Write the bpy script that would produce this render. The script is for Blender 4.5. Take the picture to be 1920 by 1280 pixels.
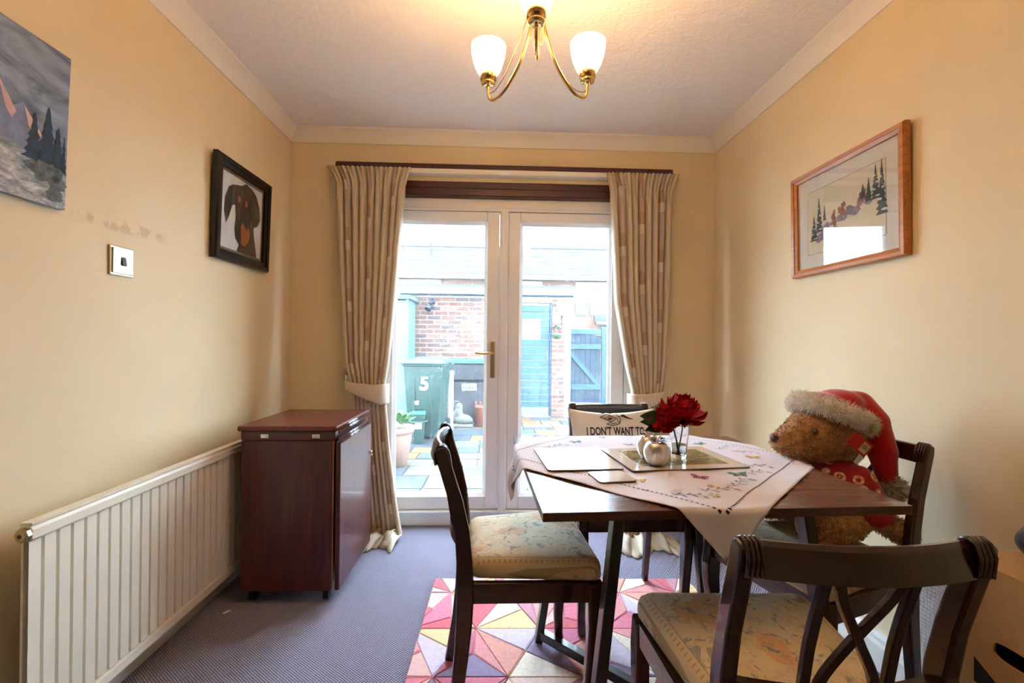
import bpy, bmesh, math, random
from mathutils import Vector, Matrix, Euler
random.seed(7)
PI = math.pi
R = math.radians
for o in list(bpy.data.objects):
    bpy.data.objects.remove(o)
scene = bpy.context.scene
C = scene.collection

# ------------------------------------------------------------------ camera, world, exposure
cd = bpy.data.cameras.new('camera')
cam = bpy.data.objects.new('camera', cd)
C.objects.link(cam)
cd.sensor_fit = 'HORIZONTAL'
cd.sensor_width = 36.0
cd.lens = 36.0 * 853.0 / 1920.0
cd.clip_start = 0.02
cd.clip_end = 200
YAW, PITCH, ROLL = 0.0381, 0.002, 0.0105
fwd = Vector((math.sin(YAW) * math.cos(PITCH), math.cos(YAW) * math.cos(PITCH), math.sin(PITCH)))
rgt = Vector((math.cos(YAW), -math.sin(YAW), 0))
upv = rgt.cross(fwd)
rgt2 = rgt * math.cos(ROLL) + upv * math.sin(ROLL)
upv2 = upv * math.cos(ROLL) - rgt * math.sin(ROLL)
m = Matrix((rgt2, upv2, -fwd)).transposed().to_4x4()
m.translation = Vector((0, 0, 1.10))
cam.matrix_world = m
scene.camera = cam

world = bpy.data.worlds.new('overcast_sky')
scene.world = world
world.use_nodes = True
bg = world.node_tree.nodes['Background']
bg.inputs['Color'].default_value = (0.80, 0.93, 1.10, 1)
bg.inputs['Strength'].default_value = 12.5

scene.view_settings.view_transform = 'Standard'
scene.view_settings.look = 'None'
scene.view_settings.exposure = 0.65
scene.view_settings.gamma = 1.0
scene.view_settings.use_curve_mapping = False
LAMP_WATTS = 6.8
scene.cycles.max_bounces = 7
scene.cycles.transmission_bounces = 6
scene.cycles.use_adaptive_sampling = True
scene.cycles.adaptive_threshold = 0.25
scene.cycles.caustics_reflective = False
scene.cycles.caustics_refractive = False

# ------------------------------------------------------------------ node helpers
def lin(c):
    c /= 255.0
    return c / 12.92 if c <= 0.04045 else ((c + 0.055) / 1.055) ** 2.4
def rgb(r, g, b):
    return (lin(r), lin(g), lin(b), 1.0)

class NT:
    def __init__(s, name):
        s.m = bpy.data.materials.new(name)
        s.m.use_nodes = True
        s.t = s.m.node_tree
        s.p = s.t.nodes['Principled BSDF']
        s.out = s.t.nodes['Material Output']
    def n(s, typ, **kw):
        nd = s.t.nodes.new(typ)
        for k, v in kw.items():
            if k in nd.inputs:
                s.inp(nd, k, v)
            else:
                setattr(nd, k, v)
        return nd
    def inp(s, nd, k, v):
        if isinstance(v, bpy.types.NodeSocket):
            s.t.links.new(v, nd.inputs[k])
        else:
            nd.inputs[k].default_value = v
    def set(s, **kw):
        names = dict(color='Base Color', rough='Roughness', metal='Metallic', trans='Transmission Weight',
                     ior='IOR', spec='Specular IOR Level', coat='Coat Weight', sheen='Sheen Weight', normal='Normal',
                     emit='Emission Color', estr='Emission Strength', alpha='Alpha')
        for k, v in kw.items():
            s.inp(s.p, names[k], v)
        return s
    def coords(s, kind='Object', scale=(1, 1, 1), rot=(0, 0, 0), loc=(0, 0, 0)):
        tc = s.n('ShaderNodeTexCoord')
        mp = s.n('ShaderNodeMapping')
        s.t.links.new(tc.outputs[kind], mp.inputs['Vector'])
        mp.inputs['Scale'].default_value = scale
        mp.inputs['Rotation'].default_value = rot
        mp.inputs['Location'].default_value = loc
        return mp.outputs['Vector']
    def noise(s, vec, scale=5.0, detail=3.0, rough=0.5, dist=0.0):
        nd = s.n('ShaderNodeTexNoise')
        s.inp(nd, 'Vector', vec); s.inp(nd, 'Scale', scale); s.inp(nd, 'Detail', detail)
        s.inp(nd, 'Roughness', rough); s.inp(nd, 'Distortion', dist)
        return nd.outputs['Fac']
    def ramp(s, fac, stops, interp='LINEAR'):
        nd = s.n('ShaderNodeValToRGB')
        s.inp(nd, 'Fac', fac)
        cr = nd.color_ramp
        cr.interpolation = interp
        while len(cr.elements) < len(stops):
            cr.elements.new(0.5)
        for e, (p, c) in zip(cr.elements, stops):
            e.position = p
            e.color = c if len(c) == 4 else (*c, 1)
        return nd.outputs['Color']
    def mix(s, fac, a, b, blend='MIX'):
        nd = s.n('ShaderNodeMix')
        nd.data_type = 'RGBA'
        nd.blend_type = blend
        s.inp(nd, 0, fac) if not isinstance(fac, bpy.types.NodeSocket) else s.t.links.new(fac, nd.inputs[0])
        for i, v in ((6, a), (7, b)):
            if isinstance(v, bpy.types.NodeSocket):
                s.t.links.new(v, nd.inputs[i])
            else:
                nd.inputs[i].default_value = v
        return nd.outputs[2]
    def math(s, op, a, b=0.0, c=0.0):
        nd = s.n('ShaderNodeMath')
        nd.operation = op
        for i, v in enumerate((a, b, c)):
            if isinstance(v, bpy.types.NodeSocket):
                s.t.links.new(v, nd.inputs[i])
            else:
                nd.inputs[i].default_value = v
        return nd.outputs[0]
    def sep(s, vec):
        nd = s.n('ShaderNodeSeparateXYZ')
        s.t.links.new(vec, nd.inputs[0])
        return nd.outputs
    def bump(s, h, strength=0.3, dist=0.01):
        nd = s.n('ShaderNodeBump')
        s.inp(nd, 'Height', h); s.inp(nd, 'Strength', strength); s.inp(nd, 'Distance', dist)
        s.t.links.new(nd.outputs['Normal'], s.p.inputs['Normal'])
        return nd
    def shader(s, typ, **kw):
        nd = s.n(typ)
        for k, v in kw.items():
            s.inp(nd, k, v)
        return nd.outputs[0]
    def mixsh(s, fac, a, b):
        nd = s.n('ShaderNodeMixShader')
        s.inp(nd, 0, fac)
        s.t.links.new(a, nd.inputs[1]); s.t.links.new(b, nd.inputs[2])
        return nd.outputs[0]
    def output(s, sh):
        s.t.links.new(sh, s.out.inputs['Surface'])
        return s

M = {}
def plain(name, col, rough=0.5, metal=0.0, vary=0.0, scale=20.0, bump=0.0, bscale=None, **kw):
    t = NT(name)
    t.set(rough=rough, metal=metal)
    if vary or bump:
        v = t.coords()
    if vary:
        f = t.noise(v, scale, 4)
        d = tuple(max(0, c * (1 - vary)) for c in col[:3]) + (1,)
        l = tuple(min(1, c * (1 + vary)) for c in col[:3]) + (1,)
        t.set(color=t.ramp(f, [(0.3, d), (0.7, l)]))
    else:
        t.set(color=col)
    if bump:
        t.bump(t.noise(v, bscale or scale, 4), bump, 0.004)
    t.set(**kw)
    M[name] = t.m
    return t.m

def wood(name, dark, light, rough=0.35, axis=2, scale=1.0, coat=0.0):
    t = NT(name)
    sc = [28 * scale] * 3
    sc[axis] = 2.0 * scale
    v = t.coords(scale=tuple(sc))
    f = t.noise(v, 2.0, 6, 0.6, 0.6)
    t.set(color=t.ramp(f, [(0.3, dark), (0.7, light)]), rough=rough, coat=coat)
    t.bump(f, 0.06, 0.002)
    M[name] = t.m
    return t.m

# ------------------------------------------------------------------ mesh helpers
class MB:
    def __init__(s):
        s.v = []; s.f = []; s.uv = None
    def add(s, vs, fs):
        k = len(s.v)
        s.v.extend(Vector(v) for v in vs)
        s.f.extend([tuple(i + k for i in f) for f in fs])
        return s
    def box(s, x0, x1, y0, y1, z0, z1):
        vs = [(x, y, z) for z in (z0, z1) for y in (y0, y1) for x in (x0, x1)]
        return s.add(vs, [(0, 2, 3, 1), (4, 5, 7, 6), (0, 1, 5, 4), (2, 6, 7, 3), (0, 4, 6, 2), (1, 3, 7, 5)])
    def hexa(s, b, t):
        # b, t: 4 bottom and 4 top points in ring order
        vs = list(b) + list(t)
        return s.add(vs, [(3, 2, 1, 0), (4, 5, 6, 7), (0, 1, 5, 4), (1, 2, 6, 5), (2, 3, 7, 6), (3, 0, 4, 7)])
    def prism(s, poly, fn, t0, t1):
        # poly 2d counterclockwise, fn(a, b, t) -> xyz
        n = len(poly)
        vs = [fn(a, b, t0) for a, b in poly] + [fn(a, b, t1) for a, b in poly]
        fs = [tuple(range(n - 1, -1, -1)), tuple(range(n, 2 * n))]
        fs += [(i, (i + 1) % n, n + (i + 1) % n, n + i) for i in range(n)]
        return s.add(vs, fs)
    def poly(s, pts):
        return s.add(pts, [tuple(range(len(pts)))])
    def sweep(s, pts, prof, scales=None, up=(0, 0, 1), closed=False, cap=True):
        # prof: 2d points (side, up); scales: per point (sx, sy)
        pts = [Vector(p) for p in pts]
        n = len(pts); k = len(prof)
        vs = []
        u = Vector(up).normalized()
        for i, p in enumerate(pts):
            if closed:
                t = (pts[(i + 1) % n] - pts[i - 1]).normalized()
            else:
                t = (pts[min(i + 1, n - 1)] - pts[max(i - 1, 0)]).normalized()
            side = t.cross(u)
            if side.length < 1e-4:
                side = t.orthogonal()
            side.normalize()
            nu = side.cross(t).normalized()
            u = nu
            sx, sy = scales[i] if scales else (1, 1)
            vs += [p + side * a * sx + nu * b * sy for a, b in prof]
        fs = []
        for i in range(n if closed else n - 1):
            for j in range(k):
                a = i * k + j; b = i * k + (j + 1) % k
                c = ((i + 1) % n) * k + (j + 1) % k; d = ((i + 1) % n) * k + j
                fs.append((a, b, c, d))
        if cap and not closed:
            fs.append(tuple(range(k - 1, -1, -1)))
            fs.append(tuple((n - 1) * k + j for j in range(k)))
        return s.add(vs, fs)
    def tube(s, pts, r, n=10, **kw):
        prof = [(math.cos(2 * PI * i / n), math.sin(2 * PI * i / n)) for i in range(n)]
        rs = r if isinstance(r, (list, tuple)) else [r] * len(pts)
        return s.sweep(pts, prof, [(q, q) for q in rs], **kw)
    def lathe(s, prof, n=24, c=(0, 0, 0)):
        c = Vector(c)
        k = len(prof)
        vs = []
        for i in range(n):
            a = 2 * PI * i / n
            vs += [c + Vector((r * math.cos(a), r * math.sin(a), z)) for r, z in prof]
        fs = [(i * k + j, ((i + 1) % n) * k + j, ((i + 1) % n) * k + j + 1, i * k + j + 1)
              for i in range(n) for j in range(k - 1)]
        return s.add(vs, fs)
    def grid(s, nu, nv, fn, close_u=False):
        k = len(s.v)
        for j in range(nv + 1):
            for i in range(nu + (0 if close_u else 1)):
                s.v.append(Vector(fn(i / nu, j / nv)))
        w = nu + (0 if close_u else 1)
        for j in range(nv):
            for i in range(nu):
                i2 = (i + 1) % w
                s.f.append((k + j * w + i, k + j * w + i2, k + (j + 1) * w + i2, k + (j + 1) * w + i))
        return s
    def ball(s, c, r, n=16, m=10, rot=None):
        rx, ry, rz = r if isinstance(r, (tuple, list)) else (r, r, r)
        c = Vector(c)
        vs = []
        for j in range(1, m):
            th = PI * j / m
            for i in range(n):
                a = 2 * PI * i / n
                vs.append(Vector((rx * math.sin(th) * math.cos(a), ry * math.sin(th) * math.sin(a), rz * math.cos(th))))
        vs.append(Vector((0, 0, rz))); vs.append(Vector((0, 0, -rz)))
        if rot is not None:
            q = Euler(rot).to_matrix()
            vs = [q @ v for v in vs]
        vs = [v + c for v in vs]
        fs = []
        for j in range(m - 2):
            for i in range(n):
                fs.append((j * n + i, (j + 1) * n + i, (j + 1) * n + (i + 1) % n, j * n + (i + 1) % n))
        T = (m - 1) * n
        for i in range(n):
            fs.append((T, i, (i + 1) % n))
            fs.append((T + 1, (m - 2) * n + (i + 1) % n, (m - 2) * n + i))
        return s.add(vs, fs)
    def mesh(s, name, mat=None, smooth=False):
        me = bpy.data.meshes.new(name)
        me.from_pydata([tuple(v) for v in s.v], [], s.f)
        me.update()
        if mat is not None:
            me.materials.append(M[mat] if isinstance(mat, str) else mat)
        if smooth:
            me.polygons.foreach_set('use_smooth', [True] * len(me.polygons))
        return me
    def build(s, name, mat, parent=None, smooth=False, bevel=0.0, seg=2, fix=True, autosmooth=None):
        me = s.mesh(name, mat, smooth)
        if fix:
            b = bmesh.new(); b.from_mesh(me)
            bmesh.ops.recalc_face_normals(b, faces=b.faces)
            b.to_mesh(me); b.free()
        return link(name, me, parent, bevel, seg, autosmooth)

def link(name, me, parent=None, bevel=0.0, seg=2, autosmooth=None):
    o = bpy.data.objects.new(name, me)
    C.objects.link(o)
    if parent is not None:
        o.parent = parent
    if bevel:
        md = o.modifiers.new('bevel', 'BEVEL')
        md.width = bevel; md.segments = seg; md.limit_method = 'ANGLE'; md.angle_limit = R(40)
        md.harden_normals = False
    if autosmooth:
        md = o.modifiers.new('split', 'EDGE_SPLIT')
        md.split_angle = R(autosmooth)
        me.polygons.foreach_set('use_smooth', [True] * len(me.polygons))
    return o

def tag(o, label, cat, group=None):
    o['label'] = label; o['category'] = cat
    if group:
        o['group'] = group
    return o
def thing(name, label, cat, loc=(0, 0, 0), rotz=0.0, group=None):
    o = bpy.data.objects.new(name, None)
    C.objects.link(o)
    o.empty_display_size = 0.05
    o.location = loc; o.rotation_euler = (0, 0, rotz)
    return tag(o, label, cat, group)
def struct(o, label=None):
    o['kind'] = 'structure'
    if label:
        o['label'] = label
    return o
def sroot(name, label, loc=(0, 0, 0)):
    o = bpy.data.objects.new(name, None)
    C.objects.link(o)
    o.location = loc
    return struct(o, label)
def lerp(a, b, t):
    return a + (b - a) * t
def interp(keys, z):
    # keys: list of tuples sorted by descending first value
    if z >= keys[0][0]:
        return keys[0][1:]
    for a, b in zip(keys, keys[1:]):
        if z >= b[0]:
            t = (a[0] - z) / (a[0] - b[0])
            t = t * t * (3 - 2 * t) if False else t
            return tuple(lerp(p, q, t) for p, q in zip(a[1:], b[1:]))
    return keys[-1][1:]
def smooth_path(pts, n):
    # Catmull-Rom through points
    P = [Vector(p) for p in pts]
    P = [P[0] * 2 - P[1]] + P + [P[-1] * 2 - P[-2]]
    out = []
    segs = len(P) - 3
    for i in range(segs):
        a, b, c, d = P[i:i + 4]
        for k in range(n):
            t = k / n
            out.append(0.5 * ((2 * b) + (c - a) * t + (2 * a - 5 * b + 4 * c - d) * t * t + (3 * b - a - 3 * c + d) * t ** 3))
    out.append(P[-2])
    return out
def text_mesh(body, size, name, mat, bold=0.0):
    cu = bpy.data.curves.new(name + '_font', 'FONT')
    cu.body = body; cu.size = size; cu.align_x = 'CENTER'; cu.align_y = 'CENTER'
    cu.offset = bold; cu.resolution_u = 3
    o = bpy.data.objects.new('tmp_font', cu)
    C.objects.link(o)
    dg = bpy.context.evaluated_depsgraph_get()
    dg.update()
    me = bpy.data.meshes.new_from_object(o.evaluated_get(dg))
    me.name = name
    bpy.data.objects.remove(o)
    bpy.data.curves.remove(cu)
    me.materials.clear()
    me.materials.append(M[mat])
    return me
def place(o, loc, rot=(0, 0, 0), scale=None):
    o.location = loc
    o.rotation_euler = rot
    if scale is not None:
        o.scale = scale if isinstance(scale, (tuple, list)) else (scale,) * 3
    return o
# ------------------------------------------------------------------ materials
XL, XR, YB, YF, ZC = -1.205, 1.33, 2.72, -1.35, 2.335

def make_wall_mat(name, stains=False):
    t = NT(name)
    v = t.coords()
    f = t.noise(v, 3.0, 4)
    col = t.ramp(f, [(0.3, rgb(229, 209, 170)), (0.7, rgb(234, 215, 178))])
    w = t.n('ShaderNodeTexWave'); w.wave_type = 'BANDS'; w.bands_direction = 'Z'
    t.inp(w, 'Vector', v); t.inp(w, 'Scale', 120.0); t.inp(w, 'Distortion', 3.0); t.inp(w, 'Detail', 2.0)
    h = t.math('ADD', t.math('MULTIPLY', w.outputs['Fac'], 0.4), t.noise(v, 160, 3))
    if stains:
        x, y, z = t.sep(v)
        # brown smudges in a row above the switch (world coordinates of the wall)
        dz = t.math('ABSOLUTE', t.math('SUBTRACT', z, t.math('MULTIPLY_ADD', y, 0.02, 1.43)))
        band = t.math('SUBTRACT', 1.0, t.math('MINIMUM', t.math('MULTIPLY', dz, 40.0), 1.0))
        dy = t.math('ABSOLUTE', t.math('SUBTRACT', y, 1.52))
        rng = t.math('SUBTRACT', 1.0, t.math('MINIMUM', t.math('MULTIPLY', dy, 4.0), 1.0))
        sp = t.noise(v, 22, 2)
        sp = t.math('GREATER_THAN', sp, 0.5)
        sp2 = t.noise(v, 24, 2)
        k = t.math('MULTIPLY', t.math('MULTIPLY', band, rng), t.ramp(sp2, [(0.46, (0, 0, 0)), (0.6, (1, 1, 1))]))
        col = t.mix(t.math('MINIMUM', t.math('MULTIPLY', k, 1.1), 0.40), col, rgb(184, 146, 100))
    t.set(color=col, rough=0.62, spec=0.35)
    t.bump(h, 0.10, 0.0015)
    M[name] = t.m
make_wall_mat('wall_cream')
make_wall_mat('wall_cream_stained', True)

t = NT('ceiling_artex')
v = t.coords()
t.set(color=rgb(240, 237, 240), rough=0.85)
h = t.math('ADD', t.noise(v, 26, 5, 0.65, 1.2), t.math('MULTIPLY', t.noise(v, 7, 3, 0.5, 2.0), 0.8))
t.bump(h, 0.45, 0.012)
M['ceiling_artex'] = t.m
plain('coving_white', rgb(238, 232, 224), 0.6)
plain('skirting_white', rgb(232, 226, 220), 0.4, vary=0.03, scale=6)
plain('upvc', rgb(240, 242, 246), 0.22)
plain('upvc_grey', rgb(190, 196, 206), 0.4)
plain('gasket', rgb(150, 158, 165), 0.6)
plain('brass', (0.78, 0.56, 0.24, 1), 0.16, 1.0)
plain('switch_brass', (0.56, 0.50, 0.34, 1), 0.42, 1.0)
plain('brass_old', (0.50, 0.42, 0.24, 1), 0.28, 1.0)
plain('chrome', (0.8, 0.8, 0.8, 1), 0.08, 1.0)
plain('black_metal', rgb(22, 26, 32), 0.35, 0.0, coat=0.3)
plain('black_plastic', rgb(14, 14, 16), 0.4)
plain('white_paint', rgb(236, 230, 214), 0.35)
wood('mahogany', rgb(52, 18, 22), rgb(84, 30, 32), 0.28, 0, 1.0, 0.2)
wood('mahogany_v', rgb(50, 17, 19), rgb(92, 34, 33), 0.34, 2, 1.0, 0.25)
wood('mahogany_top', rgb(78, 30, 28), rgb(118, 52, 46), 0.28, 1, 1.0, 0.2)
wood('chair_wood', rgb(28, 13, 10), rgb(54, 26, 19), 0.24, 2, 1.2, 0.35)
wood('oak_frame', rgb(150, 84, 38), rgb(186, 112, 58), 0.35, 2)
wood('oak_frame_y', rgb(164, 98, 44), rgb(204, 134, 70), 0.35, 1)
# walnut-effect table top with chevron grain
t = NT('table_top')
v = t.coords(scale=(3, 40, 40), rot=(0, 0, 0.5))
f = t.noise(v, 1.3, 6, 0.6, 0.4)
v2 = t.coords(scale=(3.0, 3.0, 3.0), rot=(0, 0, 0.5))
f2 = t.noise(v2, 1.2, 2)
f = t.math('ADD', t.math('MULTIPLY', f, 0.6), t.math('MULTIPLY', f2, 0.4))
t.set(color=t.ramp(f, [(0.32, rgb(78, 54, 48)), (0.5, rgb(112, 80, 68)), (0.68, rgb(146, 110, 94))]), rough=0.22, coat=0.15)
M['table_top'] = t.m
wood('table_edge', rgb(58, 38, 36), rgb(92, 64, 58), 0.35, 0)

# carpet: small woven loops
t = NT('carpet')
v = t.coords(rot=(0, 0, R(38)))
w1 = t.n('ShaderNodeTexWave'); w1.bands_direction = 'X'
t.inp(w1, 'Vector', v); t.inp(w1, 'Scale', 36.0); t.inp(w1, 'Distortion', 1.2); t.inp(w1, 'Detail', 1.0)
w2 = t.n('ShaderNodeTexWave'); w2.bands_direction = 'Y'
t.inp(w2, 'Vector', v); t.inp(w2, 'Scale', 44.0); t.inp(w2, 'Distortion', 1.0)
h = t.math('ADD', w1.outputs['Fac'], t.math('MULTIPLY', w2.outputs['Fac'], 0.7))
f = t.math('ADD', t.math('MULTIPLY', h, 0.45), t.math('MULTIPLY', t.noise(v, 260, 2), 0.3))
big = t.noise(v, 2.0, 3)
c1 = t.ramp(f, [(0.25, rgb(76, 72, 90)), (0.55, rgb(140, 137, 160)), (0.95, rgb(190, 187, 206))])
c2 = t.mix(t.math('MULTIPLY', big, 0.25), c1, rgb(124, 108, 118))
t.set(color=c2, rough=0.95, spec=0.1, sheen=0.15)
t.bump(h, 0.55, 0.006)
M['carpet'] = t.m

# thin clear glass (picture glazing)
t = NT('thin_glass')
lw = t.n('ShaderNodeLayerWeight'); lw.inputs['Blend'].default_value = 0.5
frs = t.math('MULTIPLY_ADD', t.math('POWER', lw.outputs['Facing'], 4.0), 0.8, 0.045)
tr = t.shader('ShaderNodeBsdfTransparent', Color=(0.97, 0.98, 0.98, 1))
gl = t.shader('ShaderNodeBsdfGlossy', Color=(1, 1, 1, 1), Roughness=0.02)
t.output(t.mixsh(frs, tr, gl))
M['thin_glass'] = t.m

# rain-spattered door glass: clear, a faint mist and small drops that scatter light
t = NT('wet_glass')
v = t.coords()
vo = t.n('ShaderNodeTexVoronoi'); t.inp(vo, 'Vector', t.coords(scale=(1, 1, 0.6))); t.inp(vo, 'Scale', 95.0)
cells = t.ramp(vo.outputs['Distance'], [(0.16, (1, 1, 1)), (0.30, (0, 0, 0))])
patch = t.ramp(t.noise(v, 4.5, 3), [(0.42, (0, 0, 0)), (0.66, (1, 1, 1))])
streak = t.ramp(t.noise(t.coords(scale=(60, 1, 1.2)), 1.0, 3), [(0.55, (0, 0, 0)), (0.75, (1, 1, 1))])
drops = t.math('MULTIPLY', cells, patch)
mist = t.ramp(t.noise(v, 3.0, 3), [(0.35, (0.006, 0.006, 0.006)), (0.7, (0.014, 0.014, 0.014))])
fac = t.math('ADD', mist, t.math('ADD', t.math('MULTIPLY', drops, 0.14), t.math('MULTIPLY', streak, 0.012)))
tr = t.shader('ShaderNodeBsdfTransparent', Color=(0.93, 0.98, 0.99, 1))
tl = t.shader('ShaderNodeBsdfTranslucent', Color=(0.85, 0.93, 0.97, 1))
gl = t.shader('ShaderNodeBsdfGlossy', Color=(1, 1, 1, 1), Roughness=0.03)
lw = t.n('ShaderNodeLayerWeight'); lw.inputs['Blend'].default_value = 0.5
frs = t.math('MULTIPLY_ADD', t.math('POWER', lw.outputs['Facing'], 5.0), 0.8, 0.03)
a = t.mixsh(fac, tr, tl)
t.output(t.mixsh(frs, a, gl))
M['wet_glass'] = t.m

t = NT('clear_glass')
t.set(color=(1, 1, 1, 1), rough=0.0, trans=1.0, ior=1.45)
M['clear_glass'] = t.m
t = NT('water')
t.set(color=(0.97, 1, 1, 1), rough=0.0, trans=1.0, ior=1.33)
M['water'] = t.m

# ------------------------------------------------------------------ room shell
b = MB().box(XL - 0.25, XR + 0.25, YF - 0.25, YB + 0.279, -0.10, 0.0)
struct(b.build('floor', 'carpet'), 'blue grey woven carpet floor')
b = MB().box(XL - 0.25, XR + 0.25, YF - 0.25, YB + 0.28, ZC, ZC + 0.12)
struct(b.build('ceiling', 'ceiling_artex'), 'white textured ceiling')
struct(MB().box(XL - 0.2, XL, YF - 0.2, YB + 0.28, 0, ZC).build('wall_left', 'wall_cream_stained'), 'cream left wall with brown smudges')
struct(MB().box(XR, XR + 0.2, YF - 0.2, YB + 0.28, 0, ZC).build('wall_right', 'wall_cream'), 'cream right wall')
DX0, DX1, DZ = -0.745, 0.845, 2.055            # doorway
b = MB().box(XL, DX0, YB, YB + 0.28, 0, ZC).box(DX1, XR, YB, YB + 0.28, 0, ZC).box(DX0, DX1, YB, YB + 0.28, DZ, ZC)
struct(b.build('wall_back', 'wall_cream'), 'cream back wall around the garden doors')
struct(MB().box(XL, XR, YF - 0.2, YF, 0, ZC).build('wall_front', 'wall_cream'), 'cream wall behind the viewer')

# coving: concave profile running round the room
CP = [(0, -0.072), (0.006, -0.072), (0.009, -0.060), (0.018, -0.040), (0.032, -0.024), (0.050, -0.013), (0.056, -0.010), (0.062, -0.008), (0.064, 0.0), (0, 0)]
def coving(name, p0, p1, inward):
    # mitred run from p0 to p1; inward = unit vector into the room
    p0 = Vector(p0); p1 = Vector(p1); d = (p1 - p0).normalized(); n = Vector(inward)
    b = MB()
    k = len(CP)
    vs = [p0 + n * a + d * a + Vector((0, 0, z)) for a, z in CP] + [p1 + n * a - d * a + Vector((0, 0, z)) for a, z in CP]
    b.add(vs, [(i, (i + 1) % k, k + (i + 1) % k, k + i) for i in range(k)] + [tuple(range(k)), tuple(range(2 * k - 1, k - 1, -1))])
    return struct(b.build(name, 'coving_white', autosmooth=30), 'white plaster coving')
E_ = 0.0005
coving('trim_1', (XL + E_, YF, ZC - E_), (XL + E_, YB - E_, ZC - E_), (1, 0, 0))
coving('trim_2', (XR - E_, YB - E_, ZC - E_), (XR - E_, YF, ZC - E_), (-1, 0, 0))
coving('trim_3', (XL + E_, YB - E_, ZC - E_), (XR - E_, YB - E_, ZC - E_), (0, -1, 0))

# skirting boards: stepped moulded profile
SP = [(0, 0), (0.022, 0), (0.022, 0.085), (0.016, 0.098), (0.016, 0.108), (0.009, 0.122), (0, 0.125)]
def skirt(name, p0, p1, inward, label):
    p0 = Vector(p0); p1 = Vector(p1); n = Vector(inward)
    k = len(SP)
    vs = [p + n * a + Vector((0, 0, z)) for p in (p0, p1) for a, z in SP]
    b = MB().add(vs, [(i, (i + 1) % k, k + (i + 1) % k, k + i) for i in range(k)] + [tuple(range(k)), tuple(range(2 * k - 1, k - 1, -1))])
    return struct(b.build(name, 'skirting_white'), label)
skirt('baseboard_left', (XL, YF, 0), (XL, YB, 0), (1, 0, 0), 'white skirting board under the radiator')
skirt('baseboard_right', (XR, YF, 0), (XR, YB, 0), (-1, 0, 0), 'white moulded skirting board on the right')
skirt('baseboard_back_1', (XL + .022, YB, 0), (DX0, YB, 0), (0, -1, 0), 'short white skirting board left of the doors')
skirt('baseboard_back_2', (DX1, YB, 0), (XR - .022, YB, 0), (0, -1, 0), 'short white skirting board right of the doors')

# ------------------------------------------------------------------ garden doors
FY = YB + 0.035                     # room-side face of the frame
d1 = sroot('door_1', 'white double glazed garden doors', (0, FY, 0))
b = MB().box(DX0, DX0 + 0.055, 0, 0.07, 0.0, 1.965).box(DX1 - 0.055, DX1, 0, 0.07, 0.0, 1.965)
b.box(DX0 + 0.055, DX1 - 0.055, 0, 0.07, 1.905, 1.965)
b.build('door_frame', 'upvc', d1, bevel=0.004)
MB().box(DX0 + 0.055, DX1 - 0.055, -0.010, 0.075, 1.890, 1.905).build('frame_lip', 'upvc', d1, bevel=0.003)
b = MB().box(DX0 + 0.055, DX1 - 0.055, -0.02, 0.09, 0.0, 0.075)
b.build('threshold', 'upvc', d1, bevel=0.004)
MB().box(DX0 + 0.055, DX1 - 0.055, -0.032, 0.09, 0.075, 0.088).build('sill_lip', 'upvc', d1, bevel=0.003)
GZ0, GZ1 = 0.168, 1.828
MIDX = 0.052
def leaf(x0, x1, glass0, glass1, nm):
    L = bpy.data.objects.new('door_leaf', None); C.objects.link(L); L.parent = d1
    zb, zt = 0.090, 1.888
    MB().box(x0, glass0, 0.0, 0.06, zb, zt).build('stile', 'upvc', L, bevel=0.005)
    MB().box(glass1, x1, 0.0, 0.06, zb, zt).build('stile', 'upvc', L, bevel=0.005)
    MB().box(glass0, glass1, 0.0, 0.06, zb, GZ0).build('bottom_rail', 'upvc', L, bevel=0.005)
    MB().box(glass0, glass1, 0.0, 0.06, GZ1, zt).build('top_rail', 'upvc', L, bevel=0.005)
    # glazing bead: sloped
    w = 0.016
    o = [(glass0, GZ0), (glass1, GZ0), (glass1, GZ1), (glass0, GZ1)]
    i = [(glass0 + w, GZ0 + w), (glass1 - w, GZ0 + w), (glass1 - w, GZ1 - w), (glass0 + w, GZ1 - w)]
    b = MB()
    for k in range(4):
        j = (k + 1) % 4
        b.hexa([(o[k][0], 0.004, o[k][1]), (o[j][0], 0.004, o[j][1]), (o[j][0], 0.04, o[j][1]), (o[k][0], 0.04, o[k][1])],
               [(i[k][0], 0.018, i[k][1]), (i[j][0], 0.018, i[j][1]), (i[j][0], 0.04, i[j][1]), (i[k][0], 0.04, i[k][1])])
    b.build('glazing_bead', 'upvc', L)
    MB().box(glass0 + 0.002, glass1 - 0.002, 0.028, 0.034, GZ0 + 0.002, GZ1 - 0.002).build('pane', 'wet_glass', L)
    return L
lf = leaf(DX0 + 0.057, 0.024, DX0 + 0.135, -0.050, 'l')
rf = leaf(0.080, DX1 - 0.057, 0.150, DX1 - 0.135, 'r')
# rounded meeting strip between the leaves
pr = [(-0.027, 0.06), (-0.027, -0.004), (-0.022, -0.012), (-0.012, -0.016), (0.012, -0.016), (0.022, -0.012), (0.027, -0.004), (0.027, 0.06)]
MB().prism(pr, lambda a, c, t: (MIDX + a, c, t), 0.085, 1.893).build('meeting_strip', 'upvc', d1)
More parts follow.
